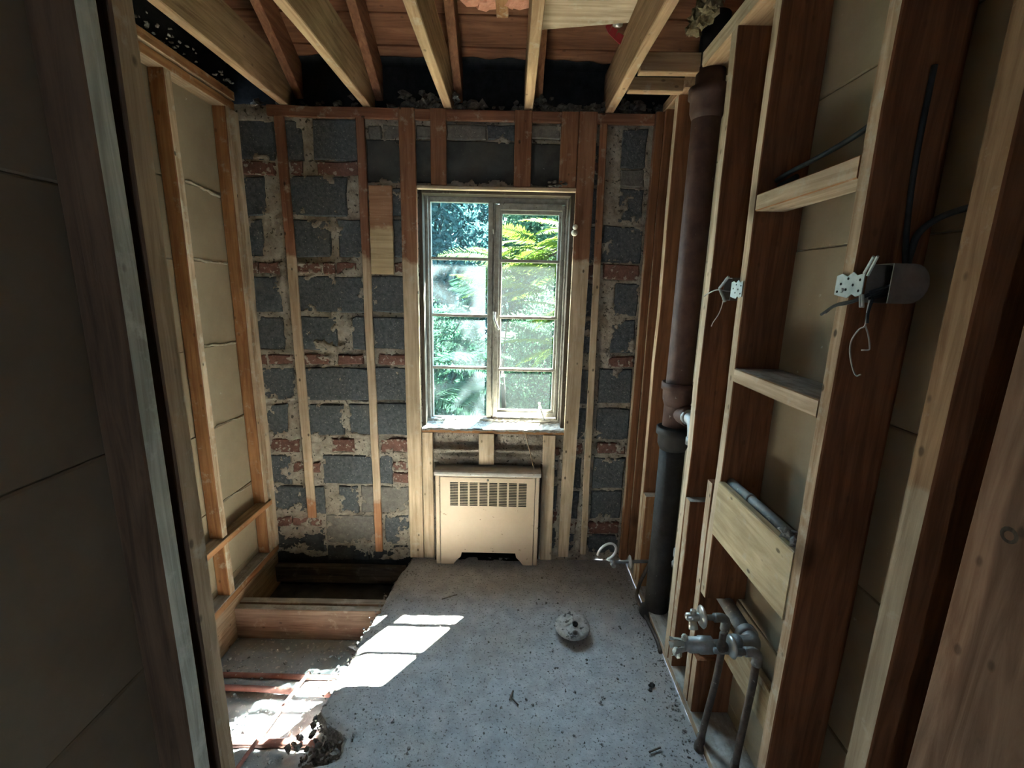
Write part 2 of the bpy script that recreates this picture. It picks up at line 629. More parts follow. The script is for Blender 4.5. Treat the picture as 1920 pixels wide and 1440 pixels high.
def fbm(X, Y, scale, octaves=4, seed=0):
    """value noise, 0..1"""
    r = np.random.default_rng(seed)
    out = np.zeros_like(X)
    amp, tot = 1.0, 0
    for o in range(octaves):
        g = r.random((64, 64))
        xs, ys = X * scale + 17.3 * o + 100, Y * scale + 9.1 * o + 100
        xi, yi = np.floor(xs).astype(int), np.floor(ys).astype(int)
        fx, fy = xs - xi, ys - yi
        fx, fy = fx * fx * (3 - 2 * fx), fy * fy * (3 - 2 * fy)
        a = g[xi % 64, yi % 64]
        b = g[(xi + 1) % 64, yi % 64]
        c = g[xi % 64, (yi + 1) % 64]
        d = g[(xi + 1) % 64, (yi + 1) % 64]
        out += amp * ((a * (1 - fx) + b * fx) * (1 - fy) + (c * (1 - fx) + d * fx) * fy)
        tot += amp
        amp *= .55
        scale *= 2.07
    return out / tot


def grid_faces(nu, nv, keep=None, flip=False):
    i = np.arange(nu * nv).reshape(nu, nv)
    q = np.stack([i[:-1, :-1], i[1:, :-1], i[1:, 1:], i[:-1, 1:]], -1)
    if flip:
        q = q[..., ::-1]
    if keep is not None:
        q = q[keep]
    return q.reshape(-1, 4)


def link_grid(name, V, F, mats, parent=None, midx=None, smooth=True):
    used = np.unique(F)
    remap = np.full(len(V), -1)
    remap[used] = np.arange(len(used))
    V, F = V[used], remap[F]
    org = (V.min(0) + V.max(0)) / 2
    me = bpy.data.meshes.new(name)
    me.vertices.add(len(V))
    me.vertices.foreach_set('co', (V - org).astype(np.float32).ravel())
    me.loops.add(F.size)
    me.loops.foreach_set('vertex_index', F.astype(np.int32).ravel())
    me.polygons.add(len(F))
    me.polygons.foreach_set('loop_start', np.arange(0, F.size, 4, dtype=np.int32))
    for m in (mats if isinstance(mats, (list, tuple)) else [mats]):
        me.materials.append(m)
    if midx is not None:
        me.polygons.foreach_set('material_index', midx.astype(np.int32))
    me.update(calc_edges=True)
    me.polygons.foreach_set('use_smooth', [smooth] * len(F))
    me.validate()
    o = bpy.data.objects.new(name, me)
    COL.objects.link(o)
    o.location = Vector(org) - (wpos(parent) if parent else Vector())
    o.parent = parent
    return o

# ---------------------------------------------------------------- back wall: mortar bed with cinder blocks and bricks
# kind, x0, x1, z0, z1 of every block face (b cinder block, g pale block, r brick, l lintel)
BLOCKS = [
('b',-1.379,-1.183,2.163,2.343),('b',-1.164,-1.049,2.167,2.346),('b',-0.992,-0.773,2.172,2.351),('r',-1.379,-1.189,2.094,2.156),
('r',-1.154,-1.057,2.098,2.16),('r',-0.98,-0.769,2.103,2.165),('b',-1.374,-1.251,1.903,2.087),('b',-1.139,-0.842,1.91,2.094),
('b',-1.387,-1.284,1.7,1.882),('b',-1.128,-0.937,1.706,1.889),('b',-0.899,-0.747,1.711,1.894),('r',-1.375,-1.323,1.617,1.673),
('r',-1.317,-1.217,1.618,1.675),('r',-1.123,-0.988,1.623,1.679),('r',-0.983,-0.924,1.625,1.682),('r',-0.919,-0.814,1.627,1.684),
('b',-1.375,-1.221,1.42,1.605),('b',-1.128,-0.776,1.428,1.612),('b',-0.742,-0.541,1.435,1.619),('b',-1.384,-1.218,1.222,1.396),
('b',-1.124,-0.934,1.228,1.402),('b',-0.848,-0.786,1.233,1.406),('b',-0.737,-0.547,1.237,1.41),('r',-1.366,-1.323,1.14,1.195),
('r',-1.311,-1.181,1.142,1.197),('r',-1.121,-0.974,1.146,1.202),('r',-0.936,-0.801,1.15,1.206),('r',-0.717,-0.55,1.156,1.211),
('b',-1.37,-1.178,0.941,1.124),('b',-1.122,-0.775,0.949,1.131),('b',-0.743,-0.554,0.956,1.138),('b',-1.378,-1.235,0.74,0.92),
('b',-1.17,-0.924,0.746,0.926),('b',-0.891,-0.761,0.752,0.931),('b',-0.737,-0.559,0.756,0.935),('r',-1.374,-1.179,0.64,0.719),
('r',-1.001,-0.872,0.648,0.727),('r',-0.725,-0.563,0.655,0.734),('b',-1.373,-1.245,0.445,0.62),('b',-1.059,-0.773,0.454,0.629),
('b',-0.737,-0.667,0.459,0.634),('r',-1.231,-1.158,0.519,0.581),('r',-1.116,-1.07,0.522,0.583),('r',-0.66,-0.566,0.543,0.598),
('r',-0.662,-0.568,0.471,0.533),('b',-1.362,-1.065,0.263,0.434),('b',-0.979,-0.868,0.27,0.441),('g',-0.852,-0.571,0.275,0.446),
('r',-1.358,-1.265,0.182,0.244),('r',-1.258,-1.168,0.185,0.246),('r',-1.158,-1.09,0.187,0.248),('g',-1.062,-0.78,0.074,0.257),
('b',-0.72,-0.576,0.08,0.263),('b',-1.366,-1.079,0.014,0.168),('b',-1.069,-0.828,-0.036,0.056),('b',-0.815,-0.58,-0.03,0.062),
('l',-0.736,0.349,2.074,2.269),('g',-0.724,-0.657,2.267,2.332),('g',-0.649,-0.542,2.27,2.334),('g',-0.49,-0.345,2.273,2.337),
('g',-0.339,-0.15,2.277,2.341),('b',-0.142,-0.007,2.281,2.345),('g',0.043,0.211,2.285,2.349),('g',0.219,0.341,2.288,2.352),
('b',-0.776,-0.739,1.915,2.047),('b',-0.739,-0.53,1.918,2.049),('b',-0.616,-0.534,1.717,1.899),('r',-0.615,-0.538,1.634,1.69),
('b',0.515,0.638,2.165,2.342),('g',0.52,0.639,2.081,2.16),('b',0.521,0.644,1.909,2.071),('b',0.32,0.435,1.905,2.066),('b',0.447,0.649,1.713,1.893),
('r',0.467,0.65,1.627,1.702),('r',0.338,0.44,1.623,1.698),('b',0.33,0.431,1.709,1.889),('b',0.532,0.655,1.444,1.611),('b',0.331,0.437,1.439,1.607),
('b',0.529,0.654,1.245,1.421),('b',0.336,0.444,1.24,1.417),('r',0.524,0.659,1.169,1.227),('b',0.478,0.658,0.966,1.157),('b',0.326,0.425,0.961,1.152),
('b',0.479,0.657,0.756,0.938),('b',0.325,0.42,0.751,0.934),('r',0.494,0.65,0.67,0.734),('r',0.32,0.41,0.666,0.729),('b',0.479,0.655,0.463,0.648),
('b',0.321,0.412,0.458,0.643),('b',0.479,0.652,0.272,0.443),('b',0.324,0.405,0.267,0.438),('r',0.462,0.65,0.175,0.251),('r',0.319,0.4,0.171,0.246),
('b',0.468,0.651,0.05,0.168),('b',0.311,0.399,0.045,0.163),('r',0.231,0.285,0.641,0.698),('b',0.23,0.278,0.488,0.628),('b',0.236,0.279,0.322,0.472),
('r',0.235,0.285,0.22,0.305),('b',0.24,0.284,0.064,0.203),('b',0.37,0.423,2.087,2.281),('r',0.371,0.419,2.131,2.192),]
WIN = (-.486, .300, .800, 2.052)      # window opening in the wall
NICHE = (-.425, .190, -.02, .600)     # recess for the radiator


def back_wall():
    nx, nz = 326, 388
    xs = np.linspace(-1.42, .86, nx)
    zs = np.linspace(-.30, 2.41, nz)
    X, Z = np.meshgrid(xs, zs, indexing='ij')
    inside = np.full_like(X, -9.0)
    for k, x0, x1, z0, z1 in BLOCKS:
        d = np.minimum(np.minimum(X - x0, x1 - X), np.minimum(Z - z0, z1 - Z))
        inside = np.maximum(inside, d)
    n1 = fbm(X, Z, 14, 5, 3)
    n2 = fbm(X, Z, 5, 4, 5)
    n3 = fbm(X, Z, 45, 3, 8)
    joint = -.001 + .032 * (n1 - .36) + .016 * (n3 - .5)
    low = np.clip((1.0 - Z) / 1.0, 0, 1) * .07
    sm = n2 * .42 + n1 * .33 + n3 * .25 - .540 + low - np.clip(inside, 0, .2) * 2.1
    d = np.where(inside > .004, np.where(sm > 0, .008 + sm * .07 + .008 * (n3 - .5), -.012), joint)
    # squeezed mortar ledges under the sill
    us = (X > -.45) & (X < .24) & (Z > .60) & (Z < .80)
    ridge = .05 * np.exp(-((Z - .675 - .012 * (fbm(X, Z * 0, 9, 3, 2) - .5)) / .012) ** 2) + .06 * np.exp(-((Z - .622) / .03) ** 2)
    d = np.where(us, -.03 + ridge + .05 * (n2 - .4) + .012 * n3, d)
    d = np.minimum(d, .017) if False else np.where(us, np.minimum(d, .012), np.minimum(d, .019))
    V = np.stack([X, 2.405 - d, Z], -1).reshape(-1, 3)
    xc, zc = (X[:-1, :-1] + X[1:, 1:]) / 2, (Z[:-1, :-1] + Z[1:, 1:]) / 2
    hole = np.zeros_like(xc, bool)
    for (x0, x1, z0, z1) in (WIN, NICHE):
        hole |= (xc > x0) & (xc < x1) & (zc > z0) & (zc < z1)
    keep = ~hole
    F = grid_faces(nx, nz, keep)
    zz = zc + .10 * (fbm(xc, zc, 6, 4, 4) - .5)
    tar = (zz < -.01) & (xc < -.52)
    wall = link_grid('wall_back', V, F, [M_mortar, M_tar_shade], None, tar[keep].astype(int))
    tag(wall, kind='structure')
    names = {'b': 'concrete_block', 'g': 'concrete_block', 'r': 'brick', 'l': 'lintel'}
    mats = {'b': M_block, 'g': M_gblock, 'r': M_brick, 'l': M_lintel}
    for i, (k, x0, x1, z0, z1) in enumerate(BLOCKS):
        mt = mats[k]
        if k == 'b' and x0 < -.5 and z0 < .06:
            mt = M_stain
        fy = 2.397 - random.uniform(-.003, .004) - (.004 if k == 'r' else 0)
        c = .006
        # front outline with uneven corners and a broken chamfer
        def J(s=.005): return random.uniform(-s, s)
        xm, zm = (x0 + x1) / 2, (z0 + z1) / 2
        out = [(x0 + J(), z0 + J()), (xm + J(.02), z0 + J()), (x1 + J(), z0 + J()), (x1 + J(), zm + J(.02)), (x1 + J(), z1 + J()),
               (xm + J(.02), z1 + J()), (x0 + J(), z1 + J()), (x0 + J(), zm + J(.02))]
        v = [(x, fy + .055, z) for x, z in out] + [(x, fy + c, z) for x, z in out]
        v += [(x + (xm - x) / abs(xm - x + 1e-9) * c if abs(xm - x) > .02 else x,
               fy + J(.0015), z + (zm - z) / abs(zm - z + 1e-9) * c if abs(zm - z) > .015 else z) for x, z in out]
        f = []
        for a in (0, 8):
            for q in range(8):
                f.append((a + q, a + (q + 1) % 8, a + 8 + (q + 1) % 8, a + 8 + q))
        f.append(tuple(range(16, 24)))
        link_mesh(names[k], v, f, mt, wall)
    # masonry behind, round the two openings, so the wall has its thickness
    mb = MB()
    for (x0, x1, z0, z1) in ((-1.6, -.486, -.4, 2.40), (.300, 1.1, -.4, 2.40), (-.486, .300, 2.052, 2.40), (-.486, .300, .62, .800),
                             (-.486, -.425, -.4, .62), (.19, .30, -.4, .62)):
        mb.box(x0, x1, 2.455, 2.57, z0, z1)
    mb.box(-.486, .300, 2.56, 2.60, -.4, .62)
    mb.box(-.425, .19, 2.40, 2.56, .60, .622)
    mb.build('wall_core', [M_mortar], wall)
    mb = MB()   # reveals of the window opening
    for (x0, x1, z0, z1) in ((-.53, -.486, .8, 2.06), (.300, .34, .8, 2.06), (-.53, .34, 2.052, 2.09)):
        mb.box(x0, x1, 2.41, 2.46, z0, z1)
    for (x0, x1, z0, z1) in ((-.46, -.425, -.3, .6), (.19, .22, -.3, .6)):
        mb.box(x0, x1, 2.41, 2.46, z0, z1)
    mb.build('reveal', [M_mortar], wall)
    mb = MB()
    mb.box(-.425, .19, 2.37, 2.56, -.12, .0)
    mb.build('recess_floor', [M_dark], wall)
    return wall


wall_back = back_wall()


def panel_wall(name, axis_x, face_sign, y_bands, z_joints, mat, thick=.011, gap=.0028):
    """gypsum lath boards nailed on the far side of a stud row; face_sign +1 looks to +x"""
    z0, z1 = z_joints[0], z_joints[-1]
    y0, y1 = y_bands[0][0], y_bands[-1][1]
    mb = MB()
    xb = axis_x - face_sign * (thick + .012)
    mb.box(min(xb, xb - face_sign * .012), max(xb, xb - face_sign * .012), y0, y1, z0, z1)
    w = mb.build(name, [M_plaster])
    tag(w, kind='structure')
    for (ya, yb) in y_bands:
        for za, zb in zip(z_joints[:-1], z_joints[1:]):
            x0, x1 = sorted((axis_x + random.uniform(-.0015, .0015), axis_x - face_sign * thick))
            v, f, _ = beam_geo((x0, ya + gap / 2, za + gap / 2), (x1, yb - gap / 2, zb - gap / 2), .003, 0, 2)
            link_mesh('lath_panel', v, f, mat, w)
    return w


wall_left = panel_wall('wall_left', -1.414, 1, [(.80, 1.62), (1.62, 2.40)], [-.30, .10, .505, .887, 1.275, 1.662, 1.985, 2.40], M_lath)
wall_right = panel_wall('wall_right', .84, -1, [(-.80, .42), (.42, 1.64), (1.64, 2.40)],
                        [-.02, .084, .487, .90, 1.30, 1.703, 2.107, 2.51], M_lath)
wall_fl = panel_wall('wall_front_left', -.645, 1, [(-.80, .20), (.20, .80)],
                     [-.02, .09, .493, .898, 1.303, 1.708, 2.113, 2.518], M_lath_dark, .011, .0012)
wall_part = None


def partition():
    mb = MB()
    mb.box(-1.46, -.66, .80, .812, -.02, 2.62)
    o = mb.build('wall_partition', [M_lath])
    return tag(o, kind='structure')


partition()


def hall():
    # the hallway behind the camera: rear wall with an added slit for fill light, ceiling boards, and the closed attic above
    mb = MB()
    mb.box(-1.46, LIGHT_SLIT[0], -.86, -.80, -.02, 2.66)
    mb.box(LIGHT_SLIT[1], 1.10, -.86, -.80, -.02, 2.66)
    mb.box(LIGHT_SLIT[0], LIGHT_SLIT[1], -.86, -.80, LIGHT_SLIT[2], 2.66)
    tag(mb.build('wall_rear', [M_lath]), kind='structure')
    mb = MB()
    mb.box(-1.46, 1.10, -.86, .90, 2.605, 2.625)
    tag(mb.build('ceiling_hall', [roofw('x')]), kind='structure')
    mb = MB()
    mb.box(-1.46, 1.10, .88, .90, 2.60, 3.66)
    tag(mb.build('wall_attic', [roofw('x')]), kind='structure')
    mb = MB()
    mb.box(1.02, 1.04, .88, 2.62, 2.40, 3.66)
    mb.box(.865, .89, -.86, 2.57, -.05, 2.66)
    mb.box(.88, 1.04, .88, 2.62, 2.39, 2.41)
    mb.box(.88, 1.04, 2.50, 2.52, 2.40, 2.66)
    tag(mb.build('wall_attic_right', [M_tar_shade]), kind='structure')


LIGHT_SLIT = (-.29, -.235, 2.1)  # narrow unseen slit in the rear wall, added to let fill light in
hall()
# squeezed plaster along the lath joints
for (z0, z1, y0, y1, r) in ((1.995, 1.972, 2.06, 2.285, .007), (1.668, 1.656, 2.03, 2.285, .006), (1.284, 1.268, 2.04, 2.285, .008), (.893, .88, 2.06, 2.285, .003),
                            (.512, .49, 2.05, 2.285, .004)):
    pts = []
    for i in range(9):
        t = i / 8
        pts.append((-1.412, y0 + (y1 - y0) * t, z0 + (z1 - z0) * t + random.uniform(-.004, .004)))
    mb = MB()
    mb.tube(pts, [r * random.uniform(.5, 1.3) for _ in pts], 7)
    mb.build('plaster_ridge', [M_ridge], wall_left, True)

# ---------------------------------------------------------------- floor slab with a broken edge, hole beside it
EDGE = [(-.9, -.62), (.3, -.62), (.9, -.62), (1.19, -.655), (1.225, -.555), (1.30, -.56), (1.36, -.66), (1.40, -.690), (1.55, -.668), (1.60, -.654), (1.70, -.652), (1.81, -.643), (1.90, -.632), (1.95, -.621),
        (2.05, -.615), (2.16, -.605), (2.30, -.575), (2.40, -.566)]


def edge_x(y):
    return np.interp(y, [e[0] for e in EDGE], [e[1] for e in EDGE])


def slab():
    ny, nx = 300, 130
    ys = np.linspace(-.8, 2.40, ny)
    V = np.zeros((ny, nx + 9, 3))
    xe = edge_x(ys) + .03 * (fbm(ys, ys * 0, 11, 4, 21) - .5)
    xe = np.where(ys < .9, np.interp(ys, [.6, .9], [-1.0, -.62]), xe)
    t = np.linspace(0, 1, nx)
    X = xe[:, None] + (.70 - xe[:, None]) * t[None, :] ** 1.0
    Yg = np.repeat(ys[:, None], nx, 1)
    Zg = .006 * (fbm(X, Yg, 5, 4, 31) - .5) + .0055 * (fbm(X, Yg, 30, 4, 32) - .5)
    crumble = np.exp(-((X - xe[:, None]) / .035) ** 2)
    Zg -= crumble * .022 * fbm(X, Yg, 34, 3, 33)
    V[:, 9:, 0], V[:, 9:, 1], V[:, 9:, 2] = X, Yg, Zg
    for k in range(9):     # the broken side of the slab, going down
        dpt = .012 + (8 - k) / 8 * .108
        rough = fbm(ys, ys * 0 + k * 3.1, 26, 4, 40) - .5
        V[:, k, 0] = xe - .006 + .05 * rough + .02 * (8 - k) / 8 * (fbm(ys, ys * 0, 5, 2, 41) - .7)
        V[:, k, 1] = ys
        V[:, k, 2] = Zg[:, 0] - dpt + .012 * rough
    F = grid_faces(ny, nx + 9, None, flip=True)
    side = np.zeros((ny - 1, nx + 8), int)
    side[:, :9] = 1
    o = link_grid('floor', V.reshape(-1, 3), F, [M_slab, M_rubble], None, side.reshape(-1))
    tag(o, kind='structure')
    return o


floor = slab()


def lower_floor():
    """the dusty ceiling boards below, seen through the hole"""
    nx, ny = 120, 160
    xs, ys = np.linspace(-1.45, -.40, nx), np.linspace(.75, 2.46, ny)
    X, Yg = np.meshgrid(xs, ys, indexing='ij')
    Z = -.205 + .014 * (fbm(X, Yg, 9, 4, 51) - .5) + .012 * (fbm(X, Yg, 34, 3, 52) - .5)
    # drifts of debris along the pipes and towards the slab
    for py in (1.73, 1.62, 1.42):
        Z += .022 * np.exp(-((Yg - py + .035) / .03) ** 2) * fbm(X, Yg, 8, 3, 53)
    Z += .05 * np.clip((X + .95) / .35, 0, 1) ** 2 * fbm(X, Yg, 15, 4, 54) * (Yg < 1.9)
    V = np.stack([X, Yg, Z], -1).reshape(-1, 3)
    F = grid_faces(nx, ny)
    yc = (Yg[:-1, :-1] + Yg[1:, 1:]) / 2
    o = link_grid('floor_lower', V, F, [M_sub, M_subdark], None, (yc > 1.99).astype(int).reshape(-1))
    tag(o, kind='structure')
    mb = MB()
    mb.box(-1.45, -1.405, .8, 2.4, -.30, -.02)
    mb.box(-.45, -.42, .72, 2.46, -.30, -.02)
    mb.box(-1.46, -.42, .70, .76, -.30, -.02)
    mb.box(-1.46, -.42, 2.43, 2.46, -.32, -.02)
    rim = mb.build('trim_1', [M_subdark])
    tag(rim, kind='structure')
    return o


lower_floor()

# floor strip inside the right-hand stud bays, under the plate
mb = MB()
mb.box(.70, .86, -.8, 2.42, -.05, -.003)
tag(mb.build('floor_bay', [M_slab]), kind='structure')

# ---------------------------------------------------------------- roof boards on the rafters, and the black sheets added for the dark eave and gable
TAN32 = math.tan(math.radians(32))


def roof_z(y, z0): return z0 + (2.4 - y) * TAN32


def roof():
    root = bpy.data.objects.new('ceiling', None)
    COL.objects.link(root)
    root.location = (0, 1.4, 3.2)
    tag(root, kind='structure')
    y = 2.392 + .115 * 4
    k = 0
    while y > -1.2:
        ya, yb = y - .115 + .0025, y - .0015
        mb = MB()
        v, f, ax = beam_geo((-1.47, 0, 0), (1.1, yb - ya, .018), .002, .0008, 8)
        v = [(p[0], ya + p[1], roof_z(ya + p[1], 2.665) + p[2] + (k % 3) * .0015) for p in v]
        link_mesh('roof_board', v, f, roofw('x'), root)
        y -= .115
        k += 1
    # a sheet of roofing over the boards
    v = []
    for yy in (-1.2, 2.85):
        for zz in (.021, .03):
            v += [(-1.48, yy, roof_z(yy, 2.665) + zz), (1.12, yy, roof_z(yy, 2.665) + zz)]
    f = [(0, 1, 3, 2), (4, 6, 7, 5), (0, 4, 5, 1), (2, 3, 7, 6), (0, 2, 6, 4), (1, 5, 7, 3)]
    link_mesh('roofing', v, f, M_tar_shade, root)


roof()
mb = MB()
mb.box(-1.47, 1.1, 2.853, 2.875, 2.325, 2.42)
tag(mb.build('trim_2', [darkw('x')]), kind='structure')

mb = MB()   # black sheet added for the eave's soot and shade: up from the wall plate, then under the boards to a ragged edge
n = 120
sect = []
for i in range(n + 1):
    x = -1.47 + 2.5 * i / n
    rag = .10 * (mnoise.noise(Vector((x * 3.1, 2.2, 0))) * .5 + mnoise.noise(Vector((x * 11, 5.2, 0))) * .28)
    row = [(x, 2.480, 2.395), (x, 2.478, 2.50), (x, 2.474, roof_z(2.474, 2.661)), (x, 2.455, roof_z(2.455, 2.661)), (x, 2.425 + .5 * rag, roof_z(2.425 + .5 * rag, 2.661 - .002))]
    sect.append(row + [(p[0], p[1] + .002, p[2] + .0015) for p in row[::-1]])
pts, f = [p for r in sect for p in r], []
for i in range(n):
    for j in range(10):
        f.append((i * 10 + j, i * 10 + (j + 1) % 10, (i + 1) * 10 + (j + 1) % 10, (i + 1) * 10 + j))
o = link_mesh('tar_paper', pts, f, M_tar_shade)
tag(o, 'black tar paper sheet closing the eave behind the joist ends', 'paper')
v = [(-1.43, .9, 2.405), (-1.43, 2.50, 2.405), (-1.43, 2.50, 2.61), (-1.43, .9, roof_z(.9, 2.65)),
     (-1.445, .9, 2.405), (-1.445, 2.50, 2.405), (-1.445, 2.50, 2.61), (-1.445, .9, roof_z(.9, 2.65))]
f = [(0, 1, 2, 3), (7, 6, 5, 4), (0, 4, 5, 1), (3, 2, 6, 7), (0, 3, 7, 4), (1, 5, 6, 2)]
o = link_mesh('tar_paper', v, f, M_tar_shade)  # added black sheet in place of the dark void over the left plate
tag(o, 'black tar paper gable sheet above the left wall plate', 'paper')

# ---------------------------------------------------------------- window
win = bpy.data.objects.new('window_1', None)
COL.objects.link(win)
win.location = (-.09, 2.5, .82)
tag(win, kind='structure')


def wbox(name, boxes, mat, ch=.002, parent=win):
    mb = MB()
    for b in boxes:
        mb.box(*b, 0, ch)
    return mb.build(name, [mat], parent)


# dark wooden lining of the opening
wbox('jamb_lining', [(-.486, -.468, 2.405, 2.53, .80, 2.05)], darkw('z'))
wbox('jamb_lining', [(.280, .300, 2.405, 2.53, .80, 2.05)], darkw('z'))
wbox('head_lining', [(-.486, .300, 2.405, 2.53, 2.030, 2.052)], darkw('x'))
# fixed steel frame
wbox('window_frame', [(-.468, -.440, 2.485, 2.515, .815, 2.03), (.262, .280, 2.485, 2.515, .815, 2.03), (-.440, .262, 2.485, 2.515, 2.003, 2.03),
                      (-.440, .262, 2.485, 2.515, .815, .842), (-.468, -.452, 2.470, 2.485, .815, 2.03), (.270, .28, 2.470, 2.485, .815, 2.03)], M_steel)
wbox('mullion', [(-.138, -.112, 2.478, 2.518, .842, 2.003), (-.112, -.100, 2.488, 2.512, .842, 2.003)], M_steel)
for z in (1.720, 1.420, 1.128):
    wbox('glazing_bar', [(-.440, -.138, 2.488, 2.512, z - .008, z + .008)], M_steel)
zs_ = [.842, 1.128, 1.420, 1.720, 2.003]
for i in range(4):
    wbox('pane', [(-.4405, -.1375, 2.4985, 2.5015, zs_[i] + (.007 if i else 0), zs_[i + 1] - (.007 if i < 3 else 0))], M_glass_l, .0004)
# opening sash with a stepped profile
sash = wbox('casement_sash', [(-.100, -.077, 2.480, 2.512, .852, 1.996), (.246, .262, 2.480, 2.512, .852, 1.996), (-.077, .246, 2.480, 2.512, 1.970, 2.004),
                              (-.077, .246, 2.480, 2.512, .852, .876), (-.077, -.064, 2.494, 2.516, .876, 1.970), (.232, .246, 2.494, 2.516, .876, 1.970),
                              (-.064, .232, 2.494, 2.516, 1.952, 1.970), (-.064, .232, 2.494, 2.516, .876, .890)], M_steel)
for z in (1.715, 1.415, 1.124):
    wbox('glazing_bar', [(-.077, .246, 2.486, 2.513, z - .008, z + .008)], M_steel, .002, sash)
zs_ = [.890, 1.124, 1.415, 1.715, 1.952]
for i in range(4):
    wbox('pane', [(-.0645, .2325, 2.5005, 2.5035, zs_[i] + (.007 if i else 0), zs_[i + 1] - (.007 if i < 3 else 0))], M_glass_r, .0004, sash)
mb = MB()
mb.tube(smooth_path([(-.098, 2.476, 1.43), (-.099, 2.462, 1.418), (-.092, 2.455, 1.39), (-.078, 2.453, 1.36), (-.073, 2.455, 1.350)]), .006, 8)
mb.box(-.106, -.090, 2.468, 2.482, 1.405, 1.445)
mb.build('latch_handle', [M_chrome], win)
mb = MB()
mb.box(-.108, -.094, 2.470, 2.482, 1.83, 1.862)
mb.tube([(-.110, 2.473, 1.85), (-.112, 2.460, 1.872)], .004, 6)
mb.build('latch_stub', [M_steel], win)
mb = MB()
mb.tube(smooth_path([(.196, 2.478, .835), (.192, 2.468, .845), (.180, 2.462, .88), (.168, 2.458, .912)]), .0065, 8)
mb.blob((.167, 2.457, .916), .009, 3)
mb.box(.13, .23, 2.462, 2.484, .826, .842)
mb.build('crank', [M_steel], win)
mb = MB()   # lead counterweight cord pieces at the mullion
mb.tube(smooth_path([(-.103, 2.478, 1.83), (-.101, 2.476, 1.6), (-.102, 2.478, 1.44)]), .003, 6)
mb.tube(smooth_path([(-.103, 2.478, 1.34), (-.1, 2.476, 1.1), (-.103, 2.478, .95)]), .003, 6)
mb.build('stay_rod', [M_steel], win)
# crumbled sill


def sill():
    nx, ny = 150, 34
    xs, ys = np.linspace(-.486, .30, nx), np.linspace(2.372, 2.50, ny)
    X, Yg = np.meshgrid(xs, ys, indexing='ij')
    t = (Yg - 2.372) / .128
    Z = .806 + .012 * t + .014 * (fbm(X, Yg, 20, 4, 61)) * (.5 + .5 * t) + .012 * (fbm(X, Yg, 60, 3, 62) - .5)
    Z += .012 * (t > .72) + .01 * (t > .55) * fbm(X, Yg * 0, 12, 3, 63)
    Z[:, 0] -= .012
    V = np.stack([X, Yg, Z], -1).reshape(-1, 3)
    return link_grid('window_sill', V, grid_faces(nx, ny), M_sill, win)


sill()
wbox('sill_board', [(-.487, .300, 2.376, 2.47, .782, .799)], orange('x'))
beam('head_strip', (-.487, 2.374, 2.044), (.302, 2.400, 2.062), pale, 'clean pale wood strip lying across the top of the window opening', 'strip')

# ---------------------------------------------------------------- ceiling joists and rafters
G_J = 'ceiling joists across the room'
JL = ['pale ceiling joist nearest the left wall, beside the black gable', 'second ceiling joist from the left, pale lower edge',
      'middle ceiling joist, running above the left half of the window', 'ceiling joist above the right half of the window, many nail holes',
      'rightmost full ceiling joist, ending left of the cross blocks']
for x, lab in zip((-1.140, -.745, -.352, .035, .425), JL):
    beam('ceiling_joist', (x, -.6, 2.410), (x + .042, 2.462, 2.598), joists, lab, 'joist', G_J, None, {'-z': joistw})
RL = ['dark reddish rafter above the leftmost ceiling joist', 'dark reddish rafter rising right of the second ceiling joist', 'reddish rafter rising right of the middle ceiling joist',
      'dark rafter mostly hidden right of the joist with many nail holes']


def rafter(x, lab):
    ye, ys = 2.462, -.6
    v, f, ax = beam_geo((x, ys, 0), (x + .040, ye, .158), .003, .001, 8)
    v = [(p[0], p[1], p[2] + roof_z(p[1], 2.500)) for p in v]
    o = link_mesh('rafter', v, f, roofw('y'))
    tag(o, lab, 'rafter', 'roof rafters')


for x, lab in zip((-1.092, -.700, -.306, .082), RL):
    rafter(x, lab)
beam('cross_block', (.470, 1.945, 2.402), (.698, 1.985, 2.470), joistw, 'short wood cross block between right joist and top plate, nearer one', 'block')
beam('cross_block', (.470, 2.120, 2.402), (.698, 2.160, 2.455), joistw, 'short wood cross block between right joist and wall corner, farther one', 'block')
# board lying over the joists, pink insulation, strap, red scrap
v, f, _ = beam_geo((.085, 1.35, 2.602), (.46, 2.09, 2.624), .002, .001, 4)
v = [(p[0], p[1] - (.07 * (p[0] - .085) / .375 if p[1] > 1.8 else 0), p[2]) for p in v]
o = link_mesh('ceiling_board', v, f, pale('x'))
tag(o, 'pale sawn board laid across the tops of the two right joists', 'board')
mb = MB()
for i in range(26):
    mb.blob((-.25 + .26 * random.random(), 1.76 + .20 * random.random() * .9, 2.61 + random.uniform(-.01, .03)), random.uniform(.03, .055), i, 0, (1.3, 1, .6), .5)
o = mb.build('pink_insulation', [M_pink])
tag(o, 'pink insulation poking down between the middle joists at the top', 'insulation', None, 'stuff')
beam('wood_strap', (-.088, 1.80, 2.582), (-.042, 1.972, 2.592), orange, 'short flat wood strap under the pink insulation', 'strap')
t = thing('red_scrap', (.378, 2.07, 2.58), 'small torn red plastic piece beside a joist under the roof boards', 'scrap')
mb = MB()
pts = [(.345, 2.055, 2.602), (.360, 2.060, 2.582), (.385, 2.066, 2.565), (.412, 2.07, 2.548)]
for i in range(3):
    a, b = Vector(pts[i]), Vector(pts[i + 1])
    mb.add([a, b, b + Vector((.012, .0, .032)), a + Vector((.014, 0, .024)), a + Vector((0, .004, 0)), b + Vector((0, .004, 0)), b + Vector((.012, .004, .032)), a + Vector((.014, .004, .024))],
           [(0, 1, 2, 3), (7, 6, 5, 4), (0, 4, 5, 1), (2, 6, 7, 3), (1, 5, 6, 2), (0, 3, 7, 4)])
mb.build('red_sheet', [M_redplastic], t)
mb = MB()
mb.lathe((.392, 2.052, 2.598), (0, -.4, 1), [(0, .010), (.004, .019), (.026, .019), (.032, .013)], 14)
